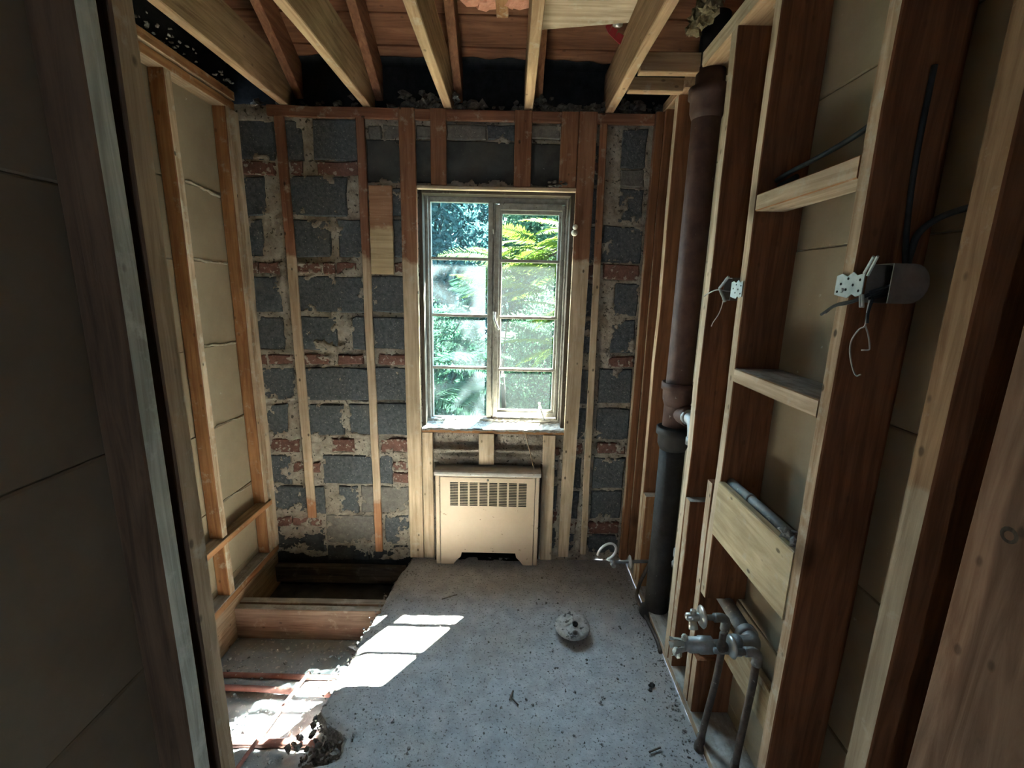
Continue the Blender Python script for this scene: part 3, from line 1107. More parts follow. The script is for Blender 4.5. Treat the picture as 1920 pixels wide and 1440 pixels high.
mb.build('silver_cap', [M_foil], t, True)

# ---------------------------------------------------------------- plates
beam('wall_plate', (-1.20, 2.378, 2.356), (.70, 2.400, 2.404), furring, 'thin reddish wood plate along the top of the block wall', 'plate')
beam('wall_plate', (-1.414, .82, 2.368), (-1.350, 2.372, 2.408), brown, 'top wall plate resting on the left studs, lower layer', 'plate', None, None, {'+x': orange})
beam('wall_plate', (-1.412, .82, 2.412), (-1.342, 2.372, 2.452), brown, 'upper doubled plate along the top of the left stud wall', 'plate', None, None, {'+x': orange})
beam('wall_plate', (.700, -.6, 2.412), (.842, 1.985, 2.470), joistw, 'thick top plate of the right stud wall, cut off before the soil stack', 'plate', None, None, {'-x': pale})
beam('wall_plate', (.700, 2.105, 2.412), (.842, 2.395, 2.455), joistw, 'short top plate piece in the right back corner behind the soil stack', 'plate')
beam('sole_plate', (.700, -.6, -.002), (.842, 2.335, .036), dusty, 'dusty bottom plate of the right stud wall along the slab edge', 'plate', None, None, {'-x': tan})
beam('sole_plate', (-1.414, .82, .028), (-1.350, 2.395, .070), dusty, 'dusty bottom plate under the left studs beside the floor hole', 'plate', None, None, {'+x': orange})
beam('rim_board', (-1.412, .82, -.20), (-1.362, 2.395, .024), brown, 'wood rim board below the left bottom plate, lining the floor hole', 'board')

# ---------------------------------------------------------------- left wall studs
kw = dict(faces_mat={'+x': tan})
beam('wall_stud', (-1.412, 1.921, .384), (-1.350, 1.963, 2.366), red, 'red-brown left wall stud with plaster-crusted edge, standing on the ledge', 'stud', None, None, {'+x': tan, '-y': orange})
beam('cripple_stud', (-1.412, 1.930, .072), (-1.352, 1.972, .346), orange, 'short orange stud under the ledge on the left wall', 'stud', None, None, {'+x': tan})
beam('wall_stud', (-1.412, 2.293, .072), (-1.350, 2.334, 2.366), red, 'red-brown stud at left wall end, nearer of the corner pair', 'stud', None, None, {'+x': tan, '-y': orange})
beam('wall_stud', (-1.412, 2.346, .072), (-1.344, 2.392, 2.366), tan, 'plaster-streaked stud tight in the left back corner by the blocks', 'stud', None, None, {'+x': pale})
beam('wall_stud', (-1.412, 1.50, .072), (-1.350, 1.542, 2.366), red, 'left wall stud hidden behind the brown door post', 'stud', None, None, {'+x': tan})
beam('wall_ledge', (-1.400, 1.55, .348), (-1.338, 2.342, .380), brown, 'horizontal wood ledge let in between the left studs', 'ledge', None, None, {'+x': orange})
# door posts close to the camera on the left
beam('door_post', (-.645, .672, -.003), (-.580, .713, 2.75), oldred, 'nearest left post with grey-green weathered edge', 'post', 'door posts on the left', None, {'+x': grey})
beam('door_post', (-.645, .734, -.003), (-.580, .780, 2.75), oldred, 'brown weathered post just behind the grey-green one', 'post', 'door posts on the left', None, {'+x': brown})

# ---------------------------------------------------------------- furring and framing on the block wall
FY0, FY1 = 2.376, 2.3905
G_F = 'furring on the block wall'
beam('furring_strip', (-1.168, FY0, .250), (-1.120, FY1 + .002, 2.356), furring, 'leftmost thin furring strip on the block wall, broken off above the floor', 'strip', G_F, None, None, .003, .0012, (.012, 0))
beam('furring_strip', (-.775, FY0, .040), (-.733, FY1 + .002, 2.356), furring, 'thin furring strip left of the tan board, reaching down beside the floor hole', 'strip', G_F)
beam('wood_board', (-.729, FY0 + .002, 1.627), (-.612, FY1, 2.055), lambda a: board('x'), 'flat tan board patch nailed beside the window left of the stud', 'board')
beam('window_stud', (-.569, FY0 - .006, .010), (-.490, FY1, 2.404), furring2, 'wide full-height stud at the left side of the window', 'stud', G_F)
beam('cripple_stud', (-.486, FY0 - .004, .010), (-.427, FY1, .781), pale, 'short wide stud under the left end of the sill beside the radiator', 'stud', G_F)
beam('cripple_stud', (-.172, FY0 - .004, .600), (-.086, FY1, .781), pale, 'very short stud under the middle of the window sill', 'stud', G_F)
beam('cripple_stud', (.186, FY0 - .004, .012), (.256, FY1, .781), pale, 'short dirty stud under the right end of the sill', 'stud', G_F, None, None, .003, .0012, (.004, 0))
beam('cripple_stud', (-.416, FY0 - .002, 2.064), (-.339, FY1, 2.404), furring2, 'short red stud above the window, left one', 'stud', G_F)
beam('cripple_stud', (-.010, FY0 - .002, 2.064), (.074, FY1, 2.404), furring2, 'short red stud above the window, right one', 'stud', G_F)
beam('cripple_stud', (.214, FY0 - .002, 2.064), (.298, FY1, 2.404), furring2, 'short board with a knot above the right end of the window', 'stud', G_F)


def tapered(name, x0t, x1t, x0b, x1b, y0, y1, z0, z1, mat, label):
    v, f, _ = beam_geo((0, y0, z0), (1, y1, z1), .003, .0008, 9)
    out = []
    for p in v:
        t = (z1 - p[2]) / (z1 - z0)
        t2 = t ** 2.2
        a, b = x0t + (x0b - x0t) * t2, x1t + (x1b - x1t) * t2
        u = min(max(p[0], 0), 1)
        out.append((a + (b - a) * u, p[1], p[2]))
    o = link_mesh(name, out, f, mat)
    return tag(o, label, 'stud', G_F)


tapered('window_stud', .300, .386, .300, .357, FY0 - .006, FY1, .034, 2.404, furring2('z'), 'full-height stud right of the window, splintered narrower at its foot')
beam('furring_strip', (.402, FY0, .050), (.438, FY1 + .002, 2.356), furring2, 'thin furring strip right of the window, last before the corner', 'strip', G_F, None, None, .003, .0012, (.028, 0))
beam('furring_strip', (.660, 2.350, .036), (.698, FY1, 2.404), red, 'dark red strip at the right back corner of the block wall', 'strip', G_F, None, {'-x': furring})
beam('wall_stud', (.700, 2.338, .036), (.800, 2.380, 2.410), red, 'broad flat dark stud in the right back corner', 'stud', None, None, {'-x': furring})

# ---------------------------------------------------------------- right stud wall
e = {'-x': pale}
beam('wall_stud', (.700, 2.170, .036), (.842, 2.216, 2.410), red, 'right wall stud behind the soil stack, thin pale edge', 'stud', None, None, e)
beam('cripple_stud', (.700, 2.116, .036), (.790, 2.166, .552), orange, 'short stud left of the soil stack by the looped hose', 'stud', None, None, {'-x': tan, '+z': dusty})
beam('wall_stud', (.700, 1.643, .036), (.842, 1.690, 2.410), red, 'full-height right wall stud just in front of the soil stack', 'stud', None, None, e)
beam('cripple_stud', (.700, 1.598, .036), (.842, 1.640, .786), red, 'waist-high stud nailed beside the one in front of the stack', 'stud', None, None, {'-x': tan, '+z': dusty})
beam('wall_stud', (.700, 1.392, .524), (.842, 1.432, 2.410), red, 'right wall stud with small switch box, cut off above the drain', 'stud', None, None, {'-x': pale})
beam('cripple_stud', (.700, 1.435, .036), (.842, 1.476, .936), red, 'short stud behind the cut-off stud, left of the faucet stubs', 'stud', None, None, {'-x': tan})
beam('cripple_stud', (.702, 1.392, .036), (.842, 1.431, .262), red, 'lowest short stud below the drain stub', 'stud', None, None, {'-x': tan})
beam('wall_stud', (.700, .953, .036), (.842, .990, 2.410), red, 'right wall stud carrying the large junction box', 'stud', None, None, {'-x': tan})
beam('wall_stud', (.700, .692, .036), (.842, .741, 2.410), red, 'near right stud with brown top and dusty pale lower edge', 'stud', None, None, {'-x': edge2})
beam('door_post', (.688, .30, -.002), (.732, .613, 2.41), lambda a: wood('coarse', a, (.23, .125, .075), (.40, .245, .16), None, 0, .5, None, 9, .45), 'broad rough-sawn wood post at the right edge of view', 'post')
# a knot hole on the rough post
mb = MB()
mb.lathe((.692, .560, 1.262), (-1, 0, 0), [(0, .016), (.005, .013), (.006, .007), (.002, .004)], 14)
o = mb.build('wood_knot', [darkw('z')], bpy.data.objects['door_post.002'], True)
# blocking between the studs
beam('blocking', (.700, .993, 1.812), (.790, 1.389, 1.858), orange, 'upper wood block between two right studs below the black cable', 'block', None, None, {'-x': pale, '-z': pale})
beam('blocking', (.700, .993, 1.302), (.842, 1.389, 1.345), brown, 'lower wood block between two right studs at chest height', 'block', None, None, {'-x': pale, '+z': dusty})
beam('backing_board', (.696, .985, .773), (.720, 1.389, .965), lambda a: wood('pine', a, (.44, .33, .19), (.64, .51, .32), DUSTC, .2, .7, None, 9, .12),
     'wide pale board let in between right studs above the faucet stubs', 'board')
beam('backing_board', (.786, .993, .285), (.812, 1.389, .420), lambda a: wood('pine2', a, (.36, .25, .14), (.54, .41, .25), DUSTC, .2, .7, None, 9, .1),
     'lower board set deep between right studs behind the supply pipes', 'board')
mb = MB()
mb.tube([(.735, 1.386, .965), (.735, 1.2, .968), (.735, 1.02, .966)], .014, 10)
mb.tube([(.735, 1.27, .967), (.735, 1.255, .967)], .0165, 10)
o = mb.build('grey_pipe', [M_pipegrey], None, True)
tag(o, 'grey pipe lying along the top of the wide pale board', 'pipe')
mb = MB()
for i in range(9):
    mb.blob((.722 + random.uniform(-.015, .012), 1.02 + random.uniform(-.026, .026), .980 + random.uniform(-.004, .012)), random.uniform(.007, .014), i + 40, 0, (1, 1, 1), .6)
o = mb.build('plaster_lump', [M_rubble], None, True)
tag(o, 'grey crusty lump on the near end of the pale board', 'lump')

# ---------------------------------------------------------------- soil stack and vent
st = thing('soil_stack', (.748, 1.96, .0), 'dark brown cast iron soil stack with hubs in the right back corner', 'pipe')
SX, SY = .748, 1.96
mb = MB()
mb.lathe((SX, SY, .98), (0, 0, 1), [(0, .055), (.16, .055), (.18, .056), (1.30, .055), (1.44, .055)], 28)
mb.build('stack_pipe', [M_iron], st, True)
mb = MB()
mb.lathe((SX, SY, .0), (0, 0, 1), [(0, .080), (.012, .080), (.03, .060), (.05, .056), (.90, .056)], 28)
mb.build('stack_lower_pipe', [M_iron_low], st, True)


def hub(z0, z1, mat, r=.071):
    mb = MB()
    h = z1 - z0
    mb.lathe((SX, SY, z0), (0, 0, 1), [(-.03, .055), (0, r - .006), (h * .55, r - .004), (h * .6, r + .004), (h, r + .004), (h + .002, r - .004), (h - .01, .057)], 28)
    mb.build('hub', [mat], st, True)


hub(2.270, 2.352, M_iron, .072)
hub(1.105, 1.180, M_iron, .070)
hub(.895, .972, M_iron_low, .074)
mb = MB()
mb.lathe((SX, SY, 2.35), (0, 0, 1), [(0, .052), (.12, .052), (.25, .052)], 24)
mb.build('stack_top_pipe', [M_iron_low], st, True)
mb = MB()
mb.lathe((SX, SY, 1.045), (.45, -1, 0), [(.03, .046), (.062, .044), (.066, .047), (.085, .047), (.086, .036)], 20)
mb.build('branch_hub', [M_iron], st, True)
vt = thing('vent_pipe', (.772, 1.80, .0), 'thin pale galvanised vent pipe rising between soil stack and stud', 'pipe')
mb = MB()
mb.tube([(.770, 1.795, .002), (.770, 1.795, .42)], .021, 14)
mb.build('lower_tube', [M_galv], vt, True)
mb = MB()
mb.tube([(.772, 1.80, .42), (.772, 1.80, .96)], .019, 14)
mb.build('upper_tube', [spotted('chalky_pipe', [(.3, (.42, .42, .38)), (.7, (.60, .60, .55))], 22, ((.2, .18, .15), 60, .68), .3, .001, .6)], vt, True)
mb = MB()
mb.lathe((.771, 1.797, .365), (0, 0, 1), [(0, .022), (.003, .033), (.022, .034), (.03, .027), (.052, .025), (.056, .031), (.088, .031), (.092, .022)], 18)
mb.build('coupling', [M_pipegrey], vt, True)
mb = MB()
mb.tube(smooth_path([(.766, 1.902, 1.045), (.770, 1.865, 1.047), (.773, 1.825, 1.040), (.772, 1.802, 1.005), (.772, 1.80, .965)]), .027, 16)
mb.lathe((.772, 1.80, .945), (0, 0, 1), [(0, .024), (.002, .031), (.03, .031), (.036, .026)], 18)
mb.lathe((.768, 1.876, 1.046), (.1, -1, 0), [(-.014, .027), (-.012, .033), (.012, .033), (.016, .027)], 18)
mb.build('elbow', [M_galv], vt, True)

# ---------------------------------------------------------------- toilet supply with looped hose
tv = thing('supply_stop', (.60, 2.03, .235), 'toilet supply stub with chrome escutcheon and pale looped hose', 'pipe')
mb = MB()
mb.tube([(.735, 2.03, .243), (.61, 2.03, .238), (.53, 2.03, .232)], .0085, 10)
mb.build('nipple', [M_pipegrey], tv, True)
mb = MB()
mb.lathe((.624, 2.03, .238), (-1, 0, 0), [(0, .010), (.0, .030), (.004, .033), (.009, .026), (.012, .011)], 20)
mb.build('escutcheon', [M_chrome], tv, True)
mb = MB()
mb.lathe((.545, 2.03, .233), (-1, 0, 0), [(0, .010), (.003, .015), (.022, .015), (.026, .010)], 12)
mb.lathe((.532, 2.02, .232), (0, -1, 0), [(0, .008), (.012, .012), (.022, .012), (.023, .006)], 12)
mb.build('stop_valve', [M_pipegrey], tv, True)
mb = MB()
pts = []
for i in range(17):
    a = math.radians(-62 + 285 * i / 16)
    pts.append((.497 + .048 * math.cos(a) * .95 + .012 * math.sin(a), 2.03 - .02 * math.sin(a * .5), .290 + .055 * math.sin(a)))
pts = [(.528, 2.03, .240)] + pts[:15]
mb.tube(smooth_path(pts, 3), .0062, 8)
mb.build('hose', [spotted('pale_hose', [(.3, (.6, .6, .6)), (.7, (.75, .75, .75))], 12, None, .1, .001, .5)], tv, True)
mb = MB()
mb.tube(smooth_path([(.722, 2.03, .24), (.722, 2.05, .20), (.70, 2.075, .10), (.688, 2.08, .03), (.680, 2.04, .012), (.688, 1.92, .010), (.697, 1.78, .010), (.69, 1.70, .009)], 5), .009, 10)
o = mb.build('supply_pipe', [M_pipedark], None, True)
tag(o, 'dark supply pipe curving down from the toilet stub along the slab edge', 'pipe')

# ---------------------------------------------------------------- basin rough-in
dr = thing('drain_pipe', (.775, 1.21, .50), 'thick grey basin drain with elbow and broken stub end', 'pipe')
mb = MB()
mb.tube([(.782, 1.475, .505), (.780, 1.36, .503), (.778, 1.235, .500)], .024, 16)
mb.build('drain_arm', [M_pipegrey], dr, True)
mb = MB()
mb.tube(smooth_path([(.778, 1.245, .500), (.777, 1.222, .500), (.766, 1.208, .500), (.742, 1.206, .499), (.722, 1.206, .498)], 5), .0285, 16)
mb.lathe((.778, 1.240, .500), (0, 1, 0), [(-.004, .029), (.0, .034), (.02, .034), (.024, .025)], 18)
mb.lathe((.735, 1.206, .499), (-1, 0, 0), [(0, .029), (.004, .032), (.02, .032), (.024, .020)], 18)
mb.build('drain_elbow', [M_pipegrey], dr, True)
mb = MB()
mb.tube([(.725, 1.206, .498), (.66, 1.206, .497), (.60, 1.206, .496)], .0165, 14)
mb.build('tailpiece', [M_pipegrey], dr, True)
mb = MB()
mb.lathe((.648, 1.206, .497), (-1, 0, 0), [(0, .017), (.002, .026), (.040, .027), (.042, .024), (.072, .024), (.082, .018), (.086, .020), (.092, .020)], 18)
mb.build('slip_coupling', [M_galv], dr, True)
mb = MB()
for k in range(7):
    a = k * .9
    mb.add([(.562, 1.206 + .018 * math.cos(a), .495 + .018 * math.sin(a)), (.562, 1.206 + .018 * math.cos(a + .8), .495 + .018 * math.sin(a + .8)),
            (.530 - .014 * random.random(), 1.206 + .027 * math.cos(a + .7), .490 + .028 * math.sin(a + .7)), (.536 - .014 * random.random(), 1.206 + .024 * math.cos(a), .490 + .028 * math.sin(a)),
            (.562, 1.206 + .015 * math.cos(a), .495 + .015 * math.sin(a)), (.540, 1.206 + .02 * math.cos(a + .4), .490 + .022 * math.sin(a + .4))],
           [(0, 1, 2, 3), (4, 5, 2, 1), (4, 3, 5), (0, 3, 4)])
mb.lathe((.556, 1.196, .527), (-.3, -.5, .8), [(0, .006), (.004, .010), (.018, .010), (.022, .005)], 8)
mb.blob((.537, 1.195, .478), .016, 5, 0, (.8, 1, 1), .5)
mb.build('broken_end', [M_boxmetal], dr)


def supply(name, y, zt, xr, path, label):
    t = thing(name, (xr, y, 0.02), label, 'pipe', 'basin supply pipes')
    mb = MB()
    mb.tube(smooth_path(path, 4), .0115, 10)
    mb.lathe(path[0], (0, 0, 1), [(-.01, .020), (.008, .020), (.016, .014), (.05, .013)], 12)
    mb.build('riser', [M_pipedark], t, True)
    mb = MB()
    mb.tube(smooth_path([(xr, y, zt - .045), (xr, y, zt - .012), (xr - .014, y, zt), (xr - .04, y, zt)], 4), .0145, 12)
    mb.tube([(xr - .035, y, zt), (.635, y, zt + .002)], .0095, 10)
    mb.build('elbow', [M_pipegrey], t, True)
    return t


t = supply('supply_riser', 1.280, .535, .722, [(.694, 1.280, .012), (.698, 1.280, .10), (.716, 1.280, .28), (.722, 1.280, .40), (.722, 1.280, .500)],
           'dark bent supply riser of the farther basin valve')


def valve(t, x, y, z, s=1.0, name='angle_valve'):
    mb = MB()
    mb.lathe((x + .022, y, z), (-1, 0, 0), [(0, .011), (.0, .033 * s), (.004, .036 * s), (.010, .030 * s), (.014, .012)], 22)
    mb.build('escutcheon', [M_chrome], t, True)
    mb = MB()
    mb.lathe((x + .008, y, z), (-1, 0, 0), [(0, .011), (.004, .014), (.022, .014), (.026, .012), (.04, .012), (.044, .007)], 12)
    mb.lathe((x - .012, y, z + .005), (0, 0, 1), [(-.022, .014), (-.002, .014), (0, .010), (.018, .010), (.02, .006)], 12)
    mb.lathe((x - .014, y - .006, z - .012), (0, -.6, -.8), [(0, .012), (.012, .015), (.024, .015), (.026, .010)], 10)
    mb.build(name, [M_chrome], t, True)


valve(t, .624, 1.280, .538)
t = supply('supply_riser', 1.165, .512, .768, [(.752, 1.165, .045), (.756, 1.165, .16), (.764, 1.165, .32), (.768, 1.165, .40), (.768, 1.165, .475)],
           'dark bent supply riser of the nearer basin valve')
mb = MB()
mb.lathe((.690, 1.165, .530), (-1, 0, 0), [(0, .011), (.0, .030), (.004, .034), (.011, .028), (.014, .012)], 22)
mb.build('escutcheon', [M_chrome], t, True)
mb = MB()
mb.lathe((.672, 1.165, .530), (-1, 0, 0), [(0, .011), (.004, .015), (.024, .015), (.028, .010)], 12)
mb.lathe((.655, 1.165, .530), (0, 0, 1), [(-.012, .013), (.012, .013), (.02, .010), (.045, .010), (.048, .006)], 12)
mb.build('angle_valve', [M_pipedark], t, True)

# ---------------------------------------------------------------- electrical boxes and cables


def holed_plate(mb, x, y0, y1, z0, z1, n=6):
    """thin perforated plate facing -x with ragged ends; holes are small dark discs let into it"""
    out = [(y0, z0 + .004), (y0 + .2 * (y1 - y0), z0), (y0 + .35 * (y1 - y0), z0 + .005), (y0 + .5 * (y1 - y0), z0 - .003), (y0 + .8 * (y1 - y0), z0), (y1, z0 + .003),
           (y1, z1 - .004), (y0 + .8 * (y1 - y0), z1), (y0 + .6 * (y1 - y0), z1 - .006), (y0 + .4 * (y1 - y0), z1 + .003), (y0 + .25 * (y1 - y0), z1 - .004), (y0, z1)]
    k = len(out)
    v = [(x, a, b) for a, b in out] + [(x + .002, a, b) for a, b in out]
    f = [tuple(range(k)), tuple(range(k, 2 * k))[::-1]] + [(i, i + k, (i + 1) % k + k, (i + 1) % k) for i in range(k)]
    mb.add(v, f, 0)
    for (u, w) in ((.12, .25), (.12, .72), (.35, .5), (.55, .78), (.58, .3), (.8, .55), (.9, .2))[:n]:
        mb.lathe((x - .0006, y0 + u * (y1 - y0), z0 + w * (z1 - z0)), (1, 0, 0), [(0, .0028), (.0012, .0028)], 8, 1)


b1 = thing('switch_box', (.720, 1.53, 1.595), 'small open metal switch box on the cut-off stud, bent tabs and wire ends', 'box')
mb = MB()
holed_plate(mb, .696, 1.400, 1.470, 1.562, 1.613)
mb.build('bracket', [M_boxmetal, M_dark], b1)
mb = MB()
x0, x1, ya, yb, za, zb = .700, .762, 1.478, 1.532, 1.552, 1.624
mb.box(x0, x1, ya, ya + .002, za, zb, 0, .0004)
mb.box(x0, x1, yb - .002, yb, za, zb, 0, .0004)
mb.box(x0, x1, ya, yb, za, za + .002, 0, .0004)
mb.box(x0, x1, ya, yb, zb - .002, zb, 0, .0004)
mb.box(x1 - .002, x1, ya, yb, za, zb, 1, .0004)
mb.build('box_body', [M_boxside, M_dark], b1)
mb = MB()
v = []
mb.tube([(.700, 1.505, 1.628), (.688, 1.535, 1.590)], .0045, 6)
mb.tube([(.688, 1.535, 1.590), (.696, 1.500, 1.548)], .0045, 6)
mb.build('bent_tab', [M_boxmetal], b1)
mb = MB()
mb.tube(smooth_path([(.73, 1.51, 1.580), (.705, 1.52, 1.582), (.69, 1.56, 1.585), (.685, 1.62, 1.570), (.684, 1.64, 1.562)]), .0022, 6)
mb.tube(smooth_path([(.70, 1.52, 1.555), (.700, 1.54, 1.51), (.698, 1.575, 1.475), (.700, 1.59, 1.46)]), .0016, 6)
mb.build('wire', [M_wire], b1, True)

b2 = thing('junction_box', (.715, .89, 1.60), 'large open junction box on near right stud, perforated bracket and loose wires', 'box')
mb = MB()
holed_plate(mb, .694, .916, .993, 1.576, 1.622, 7)
mb.lathe((.694, .972, 1.588), (-1, 0, 0), [(0, .0055), (.002, .0055), (.003, .003)], 8)
mb.build('bracket', [M_boxmetal, M_dark], b2)
mb = MB()
ya, yb, za, zb = .856, .914, 1.565, 1.638
x0, x1 = .700, .772
arc = [(x1 - .034 + .034 * math.sin(a), (za + zb) / 2 - (zb - za) / 2 * math.cos(a)) for a in np.linspace(0, math.pi, 11)]
outl = [(x0, zb), (x0, za)] + arc
k = len(outl)
for yy, mi in ((ya, 0), (yb, 0)):
    v = [(a, yy, b) for a, b in outl] + [(a, yy + .002, b) for a, b in outl]
    mb.add(v, [tuple(range(k)), tuple(range(k, 2 * k))[::-1]] + [(i, (i + 1) % k, (i + 1) % k + k, i + k) for i in range(k)], mi)
for i in range(1, k):
    (a, b), (c, d) = outl[i], outl[(i + 1) % k]
    mb.add([(a, ya, b), (c, ya, d), (c, yb, d), (a, yb, b)], [(0, 1, 2, 3)], 1 if i > 2 and i < k - 2 else 0)
mb.build('box_body', [M_boxside, M_dark], b2)
mb = MB()
for s in (0, .010):
    mb = MB()
    mb.tube([(.694, .918 - s, 1.622 - s * .5), (.688, .894 - s, 1.652)], .0028, 6)
    mb.build('bent_tab', [M_boxmetal], b2)
    mb = MB()
    mb.tube([(.694, .918 - s * .6, 1.580), (.690, .906 - s * .6, 1.556)], .0028, 6)
    mb.build('bent_tab', [M_boxmetal], b2)
mb = MB()
for k in range(4):
    mb.tube(smooth_path([(.71, .865, 1.60 + .004 * k), (.722 + .004 * k, .89, 1.597 - .004 * k), (.705, .910, 1.585 - .004 * k)]), .0026, 6)
mb.tube(smooth_path([(.705, .908, 1.582), (.69, .93, 1.568), (.682, .965, 1.558), (.678, 1.00, 1.535)]), .0028, 6)
mb.tube(smooth_path([(.704, .904, 1.58), (.69, .935, 1.563), (.684, .97, 1.555), (.680, .99, 1.54)]), .0024, 6)
mb.tube(smooth_path([(.705, .898, 1.575), (.702, .900, 1.545), (.702, .897, 1.525)]), .0028, 6)
mb.build('insulated_wire', [M_cable], b2, True)
mb = MB()
mb.tube(smooth_path([(.702, .902, 1.57), (.701, .901, 1.55), (.701, .900, 1.52), (.700, .912, 1.512), (.699, .925, 1.49), (.700, .926, 1.465), (.700, .912, 1.435), (.699, .897, 1.42), (.698, .884, 1.424)]), .0016, 6)
mb.tube(smooth_path([(.701, .899, 1.52), (.700, .886, 1.503), (.699, .876, 1.482), (.699, .877, 1.475), (.698, .893, 1.472)]), .0016, 6)
mb.build('bare_wire', [M_wire], b2, True)


def cable(label, pts, r=.006, mat=None):
    mb = MB()
    mb.tube(smooth_path(pts, 6), r, 8)
    o = mb.build('electric_cable', [mat or M_cable], None, True)
    tag(o, label, 'cable')


cable('black cable sagging between two right studs above the upper block', [(.75, 1.388, 1.895), (.75, 1.33, 1.903), (.75, 1.22, 1.910), (.75, 1.10, 1.922), (.75, .992, 1.945)], .0065)
cable('thick black cable bending from the near stud to the junction box', [(.79, .742, 1.735), (.79, .80, 1.735), (.785, .87, 1.725), (.78, .91, 1.70), (.775, .915, 1.66), (.765, .905, 1.625)], .006)
cable('dark cable rising along the stud above the junction box', [(.762, .905, 1.63), (.772, .93, 1.70), (.775, .944, 1.80), (.773, .944, 1.90), (.774, .944, 2.0)], .005)
cable('thin black cable end behind the sagging cable', [(.76, 1.388, 1.880), (.765, 1.36, 1.884), (.77, 1.325, 1.892)], .008)

# ---------------------------------------------------------------- radiator cover
rc = thing('radiator_cover', (-.117, 2.36, 0), 'cream metal radiator cover with slotted grille under the window', 'radiator')
RX0, RX1, RY = -.409, .174, 2.328


def plate_with_holes(x0, x1, z0, z1, y, holes, mi=0, thick=.002):
    """front sheet made of rectangles round rectangular openings"""
    xs = sorted({x0, x1} | {h[0] for h in holes} | {h[1] for h in holes})
    zs = sorted({z0, z1} | {h[2] for h in holes} | {h[3] for h in holes})
    v, f, idx = [], [], {}
    for i, x in enumerate(xs):
        for j, z in enumerate(zs):
            idx[(i, j)] = len(v)
            v.append((x, y, z))
    n = len(v)
    v += [(a, b + thick, c) for a, b, c in v]
    open_ = set()
    for i in range(len(xs) - 1):
        for j in range(len(zs) - 1):
            cx, cz = (xs[i] + xs[i + 1]) / 2, (zs[j] + zs[j + 1]) / 2
            if any(h[0] < cx < h[1] and h[2] < cz < h[3] for h in holes):
                open_.add((i, j))
    for i in range(len(xs) - 1):
        for j in range(len(zs) - 1):
            q = (idx[(i, j)], idx[(i + 1, j)], idx[(i + 1, j + 1)], idx[(i, j + 1)])
            if (i, j) in open_:
                for a, b in zip(q, q[1:] + q[:1]):
                    f.append((a, b, b + n, a + n))
            else:
                f.append(q)
                f.append(tuple(k + n for k in q)[::-1])
    return v, f


gx0, gx1, gz0, gz1 = -.332, .106, .368, .512
holes = []
cw = (gx1 - gx0) / 8
for c in range(8):
    for r in range(15):
        zz = gz0 + (gz1 - gz0) * (r + .2) / 15
        holes.append((gx0 + c * cw + .005, gx0 + (c + 1) * cw - .005, zz, zz + .0068))
mb = MB()
v, f = plate_with_holes(-.381, .146, .078, .540, RY, holes)
mb.add(v, f)
# two feet with flared inner edges
for (a, b, c, d) in ((-.381, -.311, -.268, -.262), (.146, .092, .052, .046)):
    pts = [(a, .002), (b, .002), (b + (c - b) * .5, .030), (c, .050), (d, .078), (a, .078)]
    k = len(pts)
    v = [(x, RY, z) for x, z in pts] + [(x, RY + .002, z) for x, z in pts]
    fr = tuple(range(k)) if a < b else tuple(range(k))[::-1]
    mb.add(v, [fr, tuple(q + k for q in fr)[::-1]] + [(i, i + k, (i + 1) % k + k, (i + 1) % k) for i in range(k)])
mb.build('front_panel', [M_enamel], rc)
mb = MB()
for (a, b) in ((RX0, -.384), (.149, RX1)):
    mb.box(a, b, RY + .001, 2.374, .002, .556, 0, .005)
mb.box(-.384, .149, RY + .003, RY + .02, .541, .556, 0, .002)
mb.build('side_frame', [M_enamel], rc)
mb = MB()
prof = [(RY - .004, .550), (RY - .006, .560), (RY - .003, .570), (RY + .006, .577), (2.42, .580), (2.42, .550)]
v = [(RX0 - .004, y, z) for y, z in prof] + [(RX1 + .004, y, z) for y, z in prof]
k = len(prof)
mb.add(v, [tuple(range(k)), tuple(range(k, 2 * k))[::-1]] + [(i, i + k, (i + 1) % k + k, (i + 1) % k) for i in range(k)])
mb.build('top_cap', [M_enamel_top], rc)
mb = MB()
mb.lathe((-.116, RY - .001, .527), (0, -1, 0), [(0, .006), (.003, .006), (.005, .003)], 10)
mb.build('knob', [M_steel], rc, True)
mb = MB()
for i in range(30):
    x = -.36 + .49 * i / 29
    mb.box(x, x + .002, 2.350, 2.372, .10, .50, 0, .0004)
mb.box(-.37, .135, 2.373, 2.377, .085, .54)
mb.build('heating_fins', [M_dark], rc)
mb = MB()
mb.tube([(.085, 2.368, .79), (.112, 2.366, .69), (.140, 2.364, .585)], .0035, 6)
o = mb.build('wood_sliver', [tan('z')])
tag(o, 'thin wood sliver leaning from the sill to the radiator top', 'stick')
mb = MB()
mb.lathe((.300, 2.362, 1.850), (0, -1, 0), [(0, .012), (.006, .016), (.012, .012), (.02, .006)], 14)
mb.lathe((.302, 2.362, 1.874), (0, -1, .2), [(0, .008), (.010, .013), (.018, .012), (.03, .008)], 12)
o = mb.build('porcelain_knob', [M_plaster], None, True)
tag(o, 'small white knob fixed to the stud right of the window', 'knob')
mb = MB()
for i in range(10):
    mb.blob((.215 + random.uniform(-.05, .03), 2.375, 2.078 + random.uniform(-.008, .014)), random.uniform(.005, .011), i + 80, 0, (1.4, .7, .8), .6)
o = mb.build('cobweb_fluff', [M_wool], None, True)
tag(o, 'tuft of grey fluff on the strip above the window', 'fluff')

